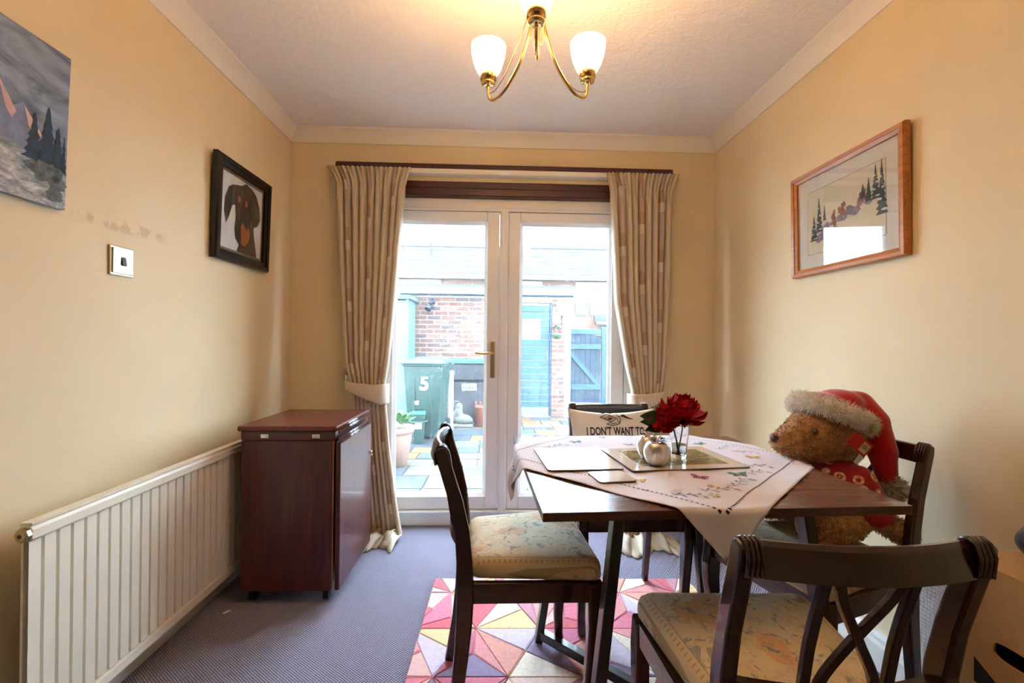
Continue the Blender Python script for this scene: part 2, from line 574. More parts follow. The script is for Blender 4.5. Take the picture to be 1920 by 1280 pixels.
# brass handle on the left leaf
hx = -0.012
hp = MB().box(hx - 0.014, hx + 0.014, -0.010, 0.0, 0.885, 1.105).build('handle_plate', 'brass_old', d1, bevel=0.004)
b = MB().tube(smooth_path([(hx, -0.008, 1.035), (hx, -0.035, 1.035), (hx - 0.018, -0.044, 1.036), (hx - 0.055, -0.044, 1.031), (hx - 0.105, -0.042, 1.036)], 5), [0.009] * 10 + [0.0085] * 6 + [0.0075] * 5, 10)
b.build('lever', 'brass', hp, smooth=True)
MB().lathe([(0, -0.0), (0.009, 0.0), (0.009, 0.002), (0, 0.002)], 14).build('keyhole', 'brass_old', hp).matrix_local = Matrix.Translation((hx, -0.010, 0.925)) @ Matrix.Rotation(R(90), 4, 'X')

# dark timber lintel boards above the doors
struct(MB().box(DX0, DX1, YB + 0.0, YB + 0.07, 2.015, 2.055).build('trim_4', 'mahogany', bevel=0.003), 'dark red timber lintel board')
struct(MB().box(DX0, DX1, YB - 0.012, YB + 0.07, 1.966, 2.014).build('trim_5', 'mahogany', bevel=0.006), 'lower dark timber lintel board with rounded edge')
o = MB().box(-0.935, 1.055, YB - 0.045, YB - 0.0005, 2.108, 2.143).build('trim_6', 'mahogany', bevel=0.006)
struct(o, 'long dark timber batten above the curtain track')
tr = thing('curtain_track', 'white curtain track under the dark timber batten', 'curtain rail', (0.05, YB - 0.04, 2.078))
MB().box(-1.005, 1.02, -0.022, 0.038, 0.0, 0.029).build('rail', 'white_paint', tr, bevel=0.003)
MB().box(-0.03, 0.03, -0.026, -0.022, -0.004, 0.020).build('overlap_clip', 'upvc', tr, bevel=0.002)
for x in (-1.0, 1.015):
    MB().box(x - 0.012, x + 0.012, -0.026, 0.036, -0.002, 0.0285).build('end_stop', 'white_paint', tr, bevel=0.003)
# ------------------------------------------------------------------ curtains
t = NT('curtain_fabric')
uv = t.n('ShaderNodeUVMap'); uv.uv_map = 'uv'
s = t.sep(uv.outputs['UV'])
u, vv = s[0], s[1]
fu = t.math('FRACT', t.math('MULTIPLY', u, 3.0))
stripe = t.math('LESS_THAN', t.math('ABSOLUTE', t.math('SUBTRACT', fu, 0.5)), 0.11)
fv = t.math('FRACT', t.math('ADD', t.math('MULTIPLY', vv, 6.6), t.math('MULTIPLY', t.math('FLOOR', t.math('MULTIPLY', u, 3.0)), 0.37)))
sq = t.math('MULTIPLY', stripe, t.math('LESS_THAN', fv, 0.22))
sq2 = t.math('MULTIPLY', stripe, t.math('LESS_THAN', t.math('ABSOLUTE', t.math('SUBTRACT', fv, 0.30)), 0.08))
silk = t.noise(t.coords('UV', scale=(220, 30, 1)), 1.0, 3)
base = t.ramp(silk, [(0.3, rgb(216, 202, 176)), (0.7, rgb(226, 212, 188))])
c = t.mix(stripe, base, rgb(206, 186, 166))
c = t.mix(sq, c, rgb(186, 160, 134))
c = t.mix(sq2, c, rgb(226, 214, 198))
df = t.shader('ShaderNodeBsdfPrincipled')
pn = df.node
t.inp(pn, 'Base Color', c); t.inp(pn, 'Roughness', 0.55); t.inp(pn, 'Sheen Weight', 0.2)
tl = t.shader('ShaderNodeBsdfTranslucent', Color=c)
t.output(t.mixsh(0.22, df, tl))
M['curtain_fabric'] = t.m
plain('tieback_fabric', rgb(216, 202, 182), 0.6, vary=0.05, scale=60)

def curtain(keys, label, seed, nf=9, pool=0.17, pooldir=1):
    rnd = random.Random(seed)
    ph = [rnd.uniform(-0.5, 0.5) for _ in range(40)]
    H = 2.09
    NU, NV = 150, 90
    def f(u, v):
        L = v * (H + pool)             # distance along the cloth from the top
        z = H - L
        zc = max(z, 0.012)
        xl, xr, y0, amp = interp(keys, zc)
        k = u * nf
        i = int(min(k, nf - 1e-6)); w = k - i
        a = 2 * PI * k + 0.5 * math.sin(ph[i] * 5 + z * 1.3) + 0.25 * math.sin(3.1 * z + ph[i + 9] * 7)
        fold = math.sin(a)
        fold = math.copysign(abs(fold) ** 0.75, fold)
        x = lerp(xl, xr, u) + 0.25 * amp * math.cos(a)
        y = y0 + amp * fold * (0.75 + 0.5 * abs(ph[i + 4]))
        if L < 0.085:                  # pinch-pleat heading fans out above the hooks
            q = 1 - L / 0.085
            pin = math.sin(2 * PI * k * 3)
            y = lerp(y, y0 + 0.012 * pin - 0.012 * q, min(1, q * 1.6))
            x += (u - 0.5) * 0.05 * q + 0.010 * q * math.sin(2 * PI * k)
        elif L < 0.16:
            q = (0.16 - L) / 0.075
            y = lerp(y, y0 + 0.010 * math.sin(2 * PI * k * 3), q)
        if z < 0.012:                  # spare length lies on the floor
            e = 0.012 - z
            q = min(1, e / pool)
            y = y0 + (y - y0) * (1 - 0.75 * q) - e * (0.85 + 0.18 * math.sin(2 * PI * u * 1.6 + seed))
            x = lerp(lerp(xl, xr, u), x, 1 - 0.8 * q) + pooldir * e * 0.25 * math.sin(3 * u + seed)
            zz = 0.012 * (1 - q) + 0.006 + 0.055 * math.sin(q * PI) ** 0.8 * (0.65 + 0.35 * math.sin(2 * PI * u * 3.2 + seed))
            return (x, y, max(0.005, zz))
        return (x, y, z)
    b = MB().grid(NU, NV, f)
    me = b.mesh('curtain', 'curtain_fabric', True)
    ul = me.uv_layers.new(name='uv')
    W = NU + 1
    for lp in me.loops:
        vi = lp.vertex_index
        ul.data[lp.index].uv = ((vi % W) / NU, (vi // W) / NV)
    o = link('curtain', me)
    sd = o.modifiers.new('thick', 'SOLIDIFY'); sd.thickness = 0.0025; sd.offset = 0
    tag(o, label, 'curtain', 'striped beige curtains')
    return o
KL = [(2.09, -0.945, -0.515, 2.625, 0.020), (2.0, -0.925, -0.525, 2.625, 0.024), (1.34, -0.880, -0.572, 2.615, 0.030), (0.98, -0.850, -0.602, 2.605, 0.030),
      (0.86, -0.815, -0.620, 2.605, 0.026), (0.76, -0.800, -0.615, 2.605, 0.026), (0.5, -0.790, -0.590, 2.600, 0.032), (0.2, -0.770, -0.550, 2.60, 0.036), (0.0, -0.755, -0.510, 2.58, 0.036)]
KR = [(2.09, 0.655, 1.035, 2.625, 0.020), (2.0, 0.660, 1.025, 2.625, 0.024), (1.34, 0.692, 1.005, 2.615, 0.030), (0.98, 0.755, 0.985, 2.605, 0.030),
      (0.82, 0.795, 0.965, 2.605, 0.026), (0.72, 0.79, 0.96, 2.605, 0.026), (0.5, 0.76, 0.96, 2.60, 0.032), (0.2, 0.72, 0.95, 2.58, 0.036), (0.0, 0.70, 0.95, 2.54, 0.036)]
curtain(KL, 'beige striped curtain left of the doors, tucked behind the mahogany cabinet table', 3, 9, 0.20, 1)
curtain(KR, 'beige striped curtain right of the doors, behind the cushioned chair', 11, 9, 0.22, 1)

def tieback(hx, hz, xa, xb, zt, zb, label, seed):
    # band from the hook across the front of the curtain, round its inner edge and back
    mid = 0.5 * (xa + xb)
    p = [(hx, 2.690, hz, 0.016), (lerp(hx, xa, .55), 2.615, lerp(hz, (zt + zb) / 2, .25), 0.026), (xa, 2.562, lerp(hz, (zt + zb) / 2, .45), 0.026), (mid, 2.548, lerp(hz, (zt + zb) / 2, .80), 0.042),
         (lerp(mid, xb, .7), 2.552, (zt + zb) / 2, 0.056), (xb, 2.572, (zt + zb) / 2, 0.056), (xb + (xb - xa) * .06, 2.605, (zt + zb) / 2, 0.055),
         (xb, 2.645, (zt + zb) / 2, 0.05), (mid, 2.664, (zt + zb) / 2 + .01, 0.036), (xa, 2.680, lerp(hz, (zt + zb) / 2, .4), 0.022), (hx, 2.695, hz, 0.014)]
    path = smooth_path([q[:3] for q in p], 6)
    ws = [w.x for w in smooth_path([(q[3], 0, 0) for q in p], 6)]
    n = len(path)
    def f(u, v):
        i = min(int(u * (n - 1) + .5), n - 1)
        q = path[i]
        s = (v - 0.5) * 2
        return (q.x, q.y + 0.004 * s * s, q.z + s * ws[i])
    o = MB().grid(n - 1, 8, f).build('curtain_tieback', 'tieback_fabric', None, smooth=True, fix=False)
    sd = o.modifiers.new('thick', 'SOLIDIFY'); sd.thickness = 0.006; sd.offset = 0
    return tag(o, label, 'tieback', 'curtain tiebacks')
tieback(-0.868, 0.885, -0.82, -0.615, 0.860, 0.745, 'cream fabric tieback round the left curtain, pulled to a brass hook', 1)
tieback(1.005, 0.840, 0.965, 0.790, 0.815, 0.700, 'cream fabric tieback round the right curtain, above the red flowers', 2)
for hx, hz, lb in ((-0.872, 0.905, 'small brass tieback hook on the back wall left of the left curtain'), (1.010, 0.860, 'small brass tieback hook on the back wall beside the right curtain')):
    h = thing('tieback_hook', lb, 'hook', (hx, YB - 0.001, hz), 0, 'brass tieback hooks')
    b = MB().lathe([(0, 0), (0.013, 0), (0.013, 0.004), (0.006, 0.008), (0, 0.008)], 14)
    o = b.build('rose', 'brass_old', h, smooth=True); o.rotation_euler = (R(90), 0, 0)
    MB().tube(smooth_path([(0, -0.006, 0), (0, -0.03, -0.004), (0, -0.038, -0.022), (0, -0.026, -0.03)], 4), 0.004, 8).build('hook', 'brass_old', h, smooth=True)
    o = MB().ball((0, -0.022, 0.022), (0.006, 0.006, 0.008), 10, 8).build('finial', 'brass_old', h, smooth=True)
    MB().tube([(0, -0.006, 0.002), (0, -0.022, 0.022)], 0.0035, 8).build('finial_stem', 'brass_old', h)
# ------------------------------------------------------------------ ceiling light
t = NT('lamp_shade')
tl = t.shader('ShaderNodeBsdfTranslucent', Color=(1.0, 0.95, 0.84, 1))
df = t.shader('ShaderNodeBsdfDiffuse', Color=(0.95, 0.92, 0.85, 1))
gl = t.shader('ShaderNodeBsdfGlossy', Color=(1, 1, 1, 1), Roughness=0.15)
tp = t.shader('ShaderNodeBsdfTransparent', Color=(1, 0.97, 0.9, 1))
a = t.mixsh(0.35, tl, df)
a = t.mixsh(0.25, a, tp)
t.output(t.mixsh(0.06, a, gl))
M['lamp_shade'] = t.m
t = NT('bulb_glow')
t.output(t.shader('ShaderNodeEmission', Color=(1.0, 0.84, 0.56, 1), Strength=30.0))
M['bulb_glow'] = t.m
LX, LY, LZ = 0.110, 1.262, 1.875           # centre of the fitting, height of the cups
cl = thing('ceiling_light', 'three-arm polished brass ceiling light with frosted glass shades', 'ceiling light', (LX, LY, ZC))
zo = -ZC
MB().lathe([(0, 0), (0.055, 0), (0.055, -0.010), (0.045, -0.024), (0.012, -0.034), (0, -0.034)], 28).build('ceiling_rose', 'brass', cl, smooth=True)
MB().tube([(0, 0, -0.03), (0, 0, 2.04 + zo)], 0.008, 12).build('rod', 'brass', cl, smooth=True)
MB().lathe([(0, 2.07 + zo), (0.016, 2.065 + zo), (0.022, 2.05 + zo), (0.016, 2.035 + zo), (0.010, 2.02 + zo), (0.0075, 2.00 + zo), (0.0065, 1.92 + zo), (0.004, 1.89 + zo), (0, 1.885 + zo)], 16).build('finial', 'brass', cl, smooth=True)
for ang in (R(-96), R(24), R(144)):
    dx, dy = math.cos(ang), math.sin(ang)
    RR = 0.170
    def P(r, z, off=0.0):
        return (dx * r - dy * off, dy * r + dx * off, z + zo)
    arm = MB().tube(smooth_path([P(0.012, 2.045), P(0.018, 2.005), P(0.034, 1.95), P(0.066, 1.885), P(0.110, 1.835), P(0.143, 1.818), P(0.163, 1.826), P(RR, 1.848), P(RR, 1.872)], 6), 0.0048, 10)
    am = arm.build('arm', 'brass', cl, smooth=True)
    MB().tube(smooth_path([P(0.014, 2.04, 0.006), P(0.030, 2.0, 0.012), P(0.055, 1.94, 0.016), P(0.09, 1.88, 0.016), P(0.128, 1.845, 0.010), P(0.154, 1.838, 0.004), P(0.167, 1.845)], 6), 0.0016, 6).build('accent_wire', 'brass', am, smooth=True)
    c = P(RR, 0)
    cc = (c[0], c[1], zo)
    MB().lathe([(0, 1.866), (0.012, 1.866), (0.020, 1.870), (0.021, 1.876), (0.014, 1.878), (0.015, 1.882), (0.0235, 1.883), (0.0235, 1.900), (0.020, 1.902), (0, 1.902)], 24, cc).build('cup', 'brass', am, smooth=True)
    sh = [(0.021, 1.893), (0.030, 1.904), (0.039, 1.921), (0.046, 1.942), (0.0505, 1.964), (0.0520, 1.984)]
    inner = [(r - 0.003, z) for r, z in reversed(sh)]
    s_ = MB().lathe(sh + inner, 32, cc).build('shade', 'lamp_shade', cl, smooth=True)
    MB().ball((c[0], c[1], 1.935 + zo), (0.017, 0.017, 0.028), 16, 12).build('bulb', 'bulb_glow', s_, smooth=True)
    ld = bpy.data.lights.new('bulb_light', 'POINT')
    ld.energy = LAMP_WATTS
    ld.color = (1.0, 0.56, 0.22)
    ld.shadow_soft_size = 0.025
    lo = bpy.data.objects.new('bulb_light', ld)
    C.objects.link(lo)
    lo.parent = cl
    lo.location = (c[0], c[1], 1.972 + zo)

# ------------------------------------------------------------------ wall pictures
def flat(name, mat, parent, polys, fn, off, th=0.0004):
    for pl in polys:
        MB().prism(pl, fn, off, off + th).build(name, mat, parent)
def blob(cx, cy, rx, ry, n=18, seed=0, jag=0.0):
    r = random.Random(seed)
    return [(cx + rx * math.cos(2 * PI * i / n) * (1 + jag * r.uniform(-1, 1)), cy + ry * math.sin(2 * PI * i / n) * (1 + jag * r.uniform(-1, 1))) for i in range(n)]
def pine(cx, base, h, w, seed=0, tiers=6):
    r = random.Random(seed)
    L, Rr = [], []
    for i in range(tiers):
        t0 = i / tiers
        ww = w * (1 - t0) * 0.5
        Rr += [(cx + ww * r.uniform(.85, 1.1), base + h * t0), (cx + ww * 0.5, base + h * (t0 + 0.7 / tiers))]
        L += [(cx - ww * r.uniform(.85, 1.1), base + h * t0), (cx - ww * 0.5, base + h * (t0 + 0.7 / tiers))]
    return Rr + [(cx, base + h)] + L[::-1]

# unframed mountain canvas (left wall): a = along +y, b = up
t = NT('canvas_sky')
v = t.coords()
x, y, z = t.sep(v)
n1 = t.noise(t.coords(scale=(1, 2.2, 6), rot=(R(28), 0, 0)), 2.2, 4, 0.6, 0.8)
sky = t.ramp(n1, [(0.25, rgb(52, 56, 66)), (0.42, rgb(96, 108, 126)), (0.58, rgb(140, 156, 180)), (0.85, rgb(182, 190, 204))])
t.set(color=sky, rough=0.6)
t.bump(t.noise(v, 300, 2), 0.2, 0.001)
M['canvas_sky'] = t.m
t = NT('canvas_snow')
n1 = t.noise(t.coords(scale=(1, 14, 40), rot=(R(-20), 0, 0)), 1.5, 5, 0.7, 0.5)
t.set(color=t.ramp(n1, [(0.3, rgb(72, 80, 92)), (0.5, rgb(150, 156, 160)), (0.72, rgb(224, 222, 216))]), rough=0.6)
M['canvas_snow'] = t.m
plain('paint_mountain', rgb(122, 132, 162), 0.6, vary=0.25, scale=30)
plain('paint_alpenglow', rgb(206, 172, 168), 0.6, vary=0.1, scale=40)
plain('paint_pine', rgb(22, 44, 68), 0.6, vary=0.4, scale=60)
plain('paint_bush', rgb(84, 90, 88), 0.6, vary=0.5, scale=70)
plain('paint_mist', rgb(176, 166, 178), 0.6, vary=0.1, scale=10)
cv = thing('canvas_painting', 'unframed canvas painting of snowy pines and a mountain under dark clouds', 'painting', (XL + 0.001, 1.0, 1.45), 0)
fnL = lambda a, b_, t_: (t_, a, b_)
MB().box(0, 0.018, -0.30, 0.296, 0, 0.417).build('canvas', 'canvas_sky', cv, bevel=0.002)
F0 = 0.0182
flat('painted_mountain', 'paint_mountain', cv, [[(-0.3, 0.10), (0.295, 0.10), (0.295, 0.16), (0.24, 0.17), (0.20, 0.20), (0.175, 0.235), (0.15, 0.215), (0.115, 0.275), (0.07, 0.22), (0.0, 0.25), (-0.1, 0.19), (-0.2, 0.22), (-0.3, 0.16)]], fnL, F0 + .0004)
flat('painted_sunlit_ridge', 'paint_alpenglow', cv, [[(0.115, 0.272), (0.16, 0.205), (0.15, 0.185), (0.135, 0.205)], [(0.178, 0.23), (0.225, 0.175), (0.215, 0.16), (0.19, 0.185)]], fnL, F0 + .0008)
flat('painted_snow', 'canvas_snow', cv, [[(-0.3, 0.0005), (0.2955, 0.0005), (0.2955, 0.10), (0.24, 0.105), (0.19, 0.115), (0.14, 0.13), (0.05, 0.12), (-0.1, 0.11), (-0.3, 0.13)]], fnL, F0 + .0010)
flat('painted_pine', 'paint_pine', cv, [pine(0.205, 0.105, 0.12, 0.06, 1), pine(0.24, 0.100, 0.155, 0.07, 2), pine(0.268, 0.098, 0.115, 0.055, 3), pine(0.285, 0.098, 0.10, 0.02, 5), pine(0.02, 0.11, 0.03, 0.03, 4), pine(0.08, 0.115, 0.035, 0.03, 6)], fnL, F0 + .0014)
flat('painted_bush', 'paint_bush', cv, [blob(0.235, 0.088, 0.045, 0.024, 22, 5, .3), blob(0.272, 0.065, 0.022, 0.022, 18, 6, .3), blob(0.265, 0.035, 0.026, 0.018, 18, 8, .3)], fnL, F0 + .0018)
cv.rotation_euler = (0, R(2.0), 0)

# dog picture in black frame
def frame4(w, h, bw, depth, mat, parent, fn_box, chamfer=0.006):
    # four mitred frame members; local plane a (0..w), b (0..h), depth t from 0 (wall) to depth
    for (p, q, r, s_) in (((0, 0), (w, 0), (w - bw, bw), (bw, bw)), ((w, 0), (w, h), (w - bw, h - bw), (w - bw, bw)),
                          ((w, h), (0, h), (bw, h - bw), (w - bw, h - bw)), ((0, h), (0, 0), (bw, bw), (bw, h - bw))):
        b = MB()
        def X(pt, k, t_):
            cx, cy = w / 2, h / 2
            return fn_box(pt[0], pt[1], t_)
        mid0 = (lerp(p[0], s_[0], .55), lerp(p[1], s_[1], .55)); mid1 = (lerp(q[0], r[0], .55), lerp(q[1], r[1], .55))
        k0 = (lerp(p[0], s_[0], .12), lerp(p[1], s_[1], .12)); k1 = (lerp(q[0], r[0], .12), lerp(q[1], r[1], .12))
        prof0 = [X(p, 0, 0), X(p, 0, depth * .7), X(k0, 0, depth), X(mid0, 0, depth * .92), X(mid0, 0, depth * .80), X(s_, 0, depth * .62), X(s_, 0, 0)]
        prof1 = [X(q, 0, 0), X(q, 0, depth * .7), X(k1, 0, depth), X(mid1, 0, depth * .92), X(mid1, 0, depth * .80), X(r, 0, depth * .62), X(r, 0, 0)]
        k = len(prof0)
        b.add(prof0 + prof1, [(i, (i + 1) % k, k + (i + 1) % k, k + i) for i in range(k)] + [tuple(range(k)), tuple(range(2 * k - 1, k - 1, -1))])
        b.build('frame_side', mat, parent)
plain('frame_black', rgb(20, 20, 24), 0.25)
plain('mount_dark', rgb(96, 84, 78), 0.6)
plain('paper_white', rgb(236, 232, 230), 0.8)
t = NT('dog_coat')
f = t.noise(t.coords(scale=(1, 60, 14)), 1.5, 4)
t.set(color=t.ramp(f, [(0.3, rgb(22, 17, 17)), (0.7, rgb(66, 48, 42))]), rough=0.7)
M['dog_coat'] = t.m
plain('dog_dark', rgb(16, 13, 14), 0.7)
plain('dog_sheen', rgb(84, 66, 60), 0.7, vary=0.2, scale=50)
plain('dog_tan', rgb(178, 92, 34), 0.7, vary=0.25, scale=60)
dp = thing('dog_picture', 'black framed picture of a black and tan dog on white', 'picture', (XL + 0.004, 1.955, 1.447))
fnD = lambda a, b_, t_: (t_, a, b_)
frame4(0.452, 0.452, 0.046, 0.028, 'frame_black', dp, fnD)
MB().box(0.001, 0.006, 0.02, 0.432, 0.02, 0.432).build('backing', 'mount_dark', dp)
MB().box(0.006, 0.008, 0.060, 0.392, 0.060, 0.392).build('print_paper', 'paper_white', dp)
def S(l):
    return [(0.060 + 0.332 * a, 0.060 + 0.332 * b_) for a, b_ in l]
flat('printed_dog', 'dog_coat', dp, [S([(0.38, 0.0), (0.90, 0.0), (0.80, 0.32), (0.79, 0.42), (0.90, 0.47), (0.97, 0.58), (0.93, 0.76), (0.84, 0.90), (0.72, 0.965), (0.64, 0.975), (0.56, 0.995), (0.45, 0.93), (0.36, 0.91), (0.24, 0.88), (0.14, 0.82), (0.06, 0.66), (0.05, 0.48), (0.10, 0.32), (0.16, 0.42), (0.24, 0.60), (0.30, 0.62), (0.32, 0.45), (0.30, 0.30), (0.33, 0.17), (0.42, 0.10)])], fnD, 0.008)
flat('printed_muzzle', 'dog_dark', dp, [S([(0.33, 0.17), (0.48, 0.22), (0.50, 0.32), (0.36, 0.34), (0.30, 0.30)]), S(blob(.46, .55, .03, .03, 10)), S(blob(.64, .60, .04, .03, 10)), S([(.24, .60), (.30, .62), (.36, .90), (.28, .86)]), S([(.80, .42), (.76, .60), (.72, .92), (.68, .60)])], fnD, 0.0085)
flat('printed_sheen', 'dog_sheen', dp, [S([(0.40, 0.44), (0.48, 0.45), (0.52, 0.64), (0.50, 0.86), (0.42, 0.84), (0.44, 0.62)]), S([(.84, .50), (.90, .60), (.86, .76), (.80, .80), (.82, .62)])], fnD, 0.0085)
flat('printed_tan_mark', 'dog_tan', dp, [S([(0.47, 0.12), (0.56, 0.10), (0.66, 0.18), (0.70, 0.30), (0.64, 0.40), (0.60, 0.33), (0.50, 0.42), (0.45, 0.36), (0.47, 0.22)]), S(blob(.39, .725, .035, .05, 12, 2, .2)), S(blob(.575, .71, .035, .05, 12, 3, .2)), S([(.70, .40), (.735, .42), (.73, .52), (.705, .50)])], fnD, 0.009)
MB().box(0.0115, 0.0130, 0.04, 0.412, 0.04, 0.412).build('glazing', 'thin_glass', dp)
dp.rotation_euler = (0, R(1.5), 0)

# forest print in oak frame on the right wall; a runs away from the camera's left: a=0 at far end
fp = thing('forest_picture', 'oak framed glazed print of snowy fir trees and red rocks on the right wall', 'picture', (XR - 0.003, 1.957, 1.392))
fnR = lambda a, b_, t_: (-t_, -a, b_)
W_, H_ = 0.556, 0.432
frame4(W_, H_, 0.030, 0.024, 'oak_frame_y', fp, fnR)
plain('mount_cream', rgb(226, 216, 204), 0.8)
plain('print_ground', rgb(224, 208, 180), 0.8, vary=0.04, scale=30)
plain('print_line', rgb(150, 130, 110), 0.8)
plain('print_fir', rgb(66, 82, 80), 0.8, vary=0.4, scale=120)
plain('print_snow', rgb(222, 222, 220), 0.8)
plain('print_rock', rgb(158, 96, 78), 0.8, vary=0.35, scale=90)
plain('print_shrub', rgb(150, 140, 160), 0.8, vary=0.35, scale=80)
MB().prism([(0.015, 0.015), (W_ - .015, 0.015), (W_ - .015, H_ - .015), (.015, H_ - .015)], fnR, 0.001, 0.006).build('mount', 'mount_cream', fp)
MB().prism([(0.085, 0.085), (W_ - .085, 0.085), (W_ - .085, H_ - .085), (.085, H_ - .085)], fnR, 0.006, 0.0064).build('printed_edge', 'print_line', fp)
MB().prism([(0.087, 0.087), (W_ - .087, 0.087), (W_ - .087, H_ - .087), (.087, H_ - .087)], fnR, 0.0064, 0.0068).build('print_paper', 'print_ground', fp)
firs = [pine(0.125, 0.14, 0.10, 0.05, 1, 7), pine(0.155, 0.17, 0.14, 0.045, 2, 8), pine(0.185, 0.21, 0.06, 0.02, 9, 4), pine(0.40, 0.22, 0.085, 0.035, 3, 6), pine(0.43, 0.22, 0.12, 0.045, 4, 8), pine(0.455, 0.16, 0.19, 0.05, 5, 9), pine(0.375, 0.24, 0.05, 0.03, 6, 5)]
rq = random.Random(31)
shr, rks = [], []
for k in range(26):
    cx = rq.uniform(0.15, 0.40)
    cyy = lerp(0.15, 0.235, (cx - 0.13) / 0.27) + rq.uniform(-.022, .018)
    shr.append(blob(cx, cyy, rq.uniform(.010, .024), rq.uniform(.006, .013), 14, k, .35))
for k in range(15):
    cx = rq.uniform(0.225, 0.30) if k < 10 else rq.uniform(0.345, 0.395)
    cyy = lerp(0.205, 0.245, (cx - 0.22) / 0.17) + rq.uniform(-.024, .026)
    rks.append(blob(cx, cyy, rq.uniform(.006, .014), rq.uniform(.008, .016), 12, 50 + k, .35))
flat('printed_shrub', 'print_shrub', fp, shr, fnR, 0.0068)
flat('printed_rock', 'print_rock', fp, rks, fnR, 0.0072)
flat('printed_fir', 'print_fir', fp, firs, fnR, 0.0076)
sn = []
for (cx, bs, h, w) in ((0.125, 0.14, 0.10, 0.05), (0.155, 0.17, 0.14, 0.045), (0.43, 0.22, 0.12, 0.045), (0.455, 0.16, 0.19, 0.05)):
    for k in range(4):
        q = k / 5.0
        sn.append(blob(cx + (-1) ** k * w * .18 * (1 - q), bs + h * (q + .08), w * .22 * (1 - q), h * .022, 10, k, .2))
flat('printed_snow', 'print_snow', fp, sn, fnR, 0.0080)
MB().prism([(0.012, 0.012), (W_ - .012, 0.012), (W_ - .012, H_ - .012), (.012, H_ - .012)], fnR, 0.0110, 0.0125).build('glazing', 'thin_glass', fp)
fp.rotation_euler = (0, R(-1.2), 0)

# ------------------------------------------------------------------ light switch
sw = thing('light_switch', 'brass light switch with black rocker on the left wall', 'light switch', (XL, 1.508, 1.346))
MB().box(0.0005, 0.007, -0.047, 0.047, -0.047, 0.047).build('back_plate', 'switch_brass', sw, bevel=0.003)
MB().box(0.007, 0.011, -0.040, 0.040, -0.040, 0.040).build('face_plate', 'switch_brass', sw, bevel=0.0015)
MB().hexa([(0.011, -0.009, -0.014), (0.011, 0.009, -0.014), (0.011, 0.009, 0.014), (0.011, -0.009, 0.014)], [(0.016, -0.008, -0.012), (0.016, 0.008, -0.012), (0.0125, 0.008, 0.012), (0.0125, -0.008, 0.012)]).build('rocker', 'black_plastic', sw)
for s_ in (-1, 1):
    o = MB().lathe([(0, 0.0), (0.0035, 0), (0.003, 0.0012), (0, 0.0014)], 10).build('screw', 'brass_old', sw)
    o.location = (0.011, s_ * 0.030, 0); o.rotation_euler = (0, R(90), 0)

# ------------------------------------------------------------------ radiator
plain('radiator_white', rgb(238, 231, 212), 0.32)
rd = thing('radiator', 'cream ribbed panel radiator under the canvas painting', 'radiator', (XL, 1.137, 0.10))
RL, RH = 1.10, 0.556
b = MB()
x1 = 0.092; x0 = 0.0805
pts = []
nf = 28; pw = RL / nf
for i in range(nf):
    y = i * pw
    pts += [(x1, y + 0.000), (x1, y + pw * 0.76), (x0, y + pw * 0.84), (x0, y + pw * 0.93)]
pts += [(x1, RL)]
zb, zt = 0.035, RH - 0.045
vs = [(p[0], p[1], z) for z in (zb, zt) for p in pts]
n = len(pts)
b.add(vs, [(i, i + 1, n + i + 1, n + i) for i in range(n - 1)])
b.build('ribbed_panel', 'radiator_white', rd)
MB().box(0.074, 0.0795, 0, RL, 0.0, RH - 0.02).build('panel_back', 'radiator_white', rd)
MB().box(0.0795, 0.098, 0, RL, 0.0, 0.034).build('bottom_channel', 'radiator_white', rd, bevel=0.004)
pr = [(0.0, 0), (0.006, -0.008), (0.006, -0.030), (0.0, -0.036), (-0.026, -0.036), (-0.030, -0.030), (-0.030, -0.008), (-0.022, 0.0)]
MB().prism([(0.098 + a, RH - 0.010 + c) for a, c in pr], lambda a, c, t_: (a, t_, c), -0.004, RL + 0.004).build('top_rail', 'radiator_white', rd, bevel=0.002)
MB().prism([(0.088, RH - 0.010), (0.100, RH - 0.008), (0.100, RH - .002), (0.072, RH - .002), (0.070, RH - .010)], lambda a, c, t_: (a, t_, c), 0, RL).build('top_grille', 'radiator_white', rd)
o = MB().lathe([(0, 0), (0.017, 0), (0.017, 0.010), (0.012, 0.014), (0.005, 0.014), (0.005, 0.008), (0, 0.008)], 8).build('bleed_valve', 'brass_old', rd)
o.location = (0.088, -0.004, RH - 0.028); o.rotation_euler = (R(90), 0, 0)
o = MB().lathe([(0, 0.0145), (0.005, 0.0145), (0.005, 0.0150), (0, 0.0150)], 8).build('bleed_hole', 'black_plastic', rd)
o.location = (0.088, -0.004, RH - 0.028); o.rotation_euler = (R(90), 0, 0)
for y in (0.15, RL - 0.15):
    MB().box(0.0, 0.074, y - 0.02, y + 0.02, 0.08, RH - 0.08).build('wall_bracket', 'radiator_white', rd)

# ------------------------------------------------------------------ folded drop-leaf table on castors
gl_ = thing('drop_leaf_table', 'folded mahogany drop-leaf table on castors beside the radiator', 'table', (-0.845, 1.93, 0), 0)
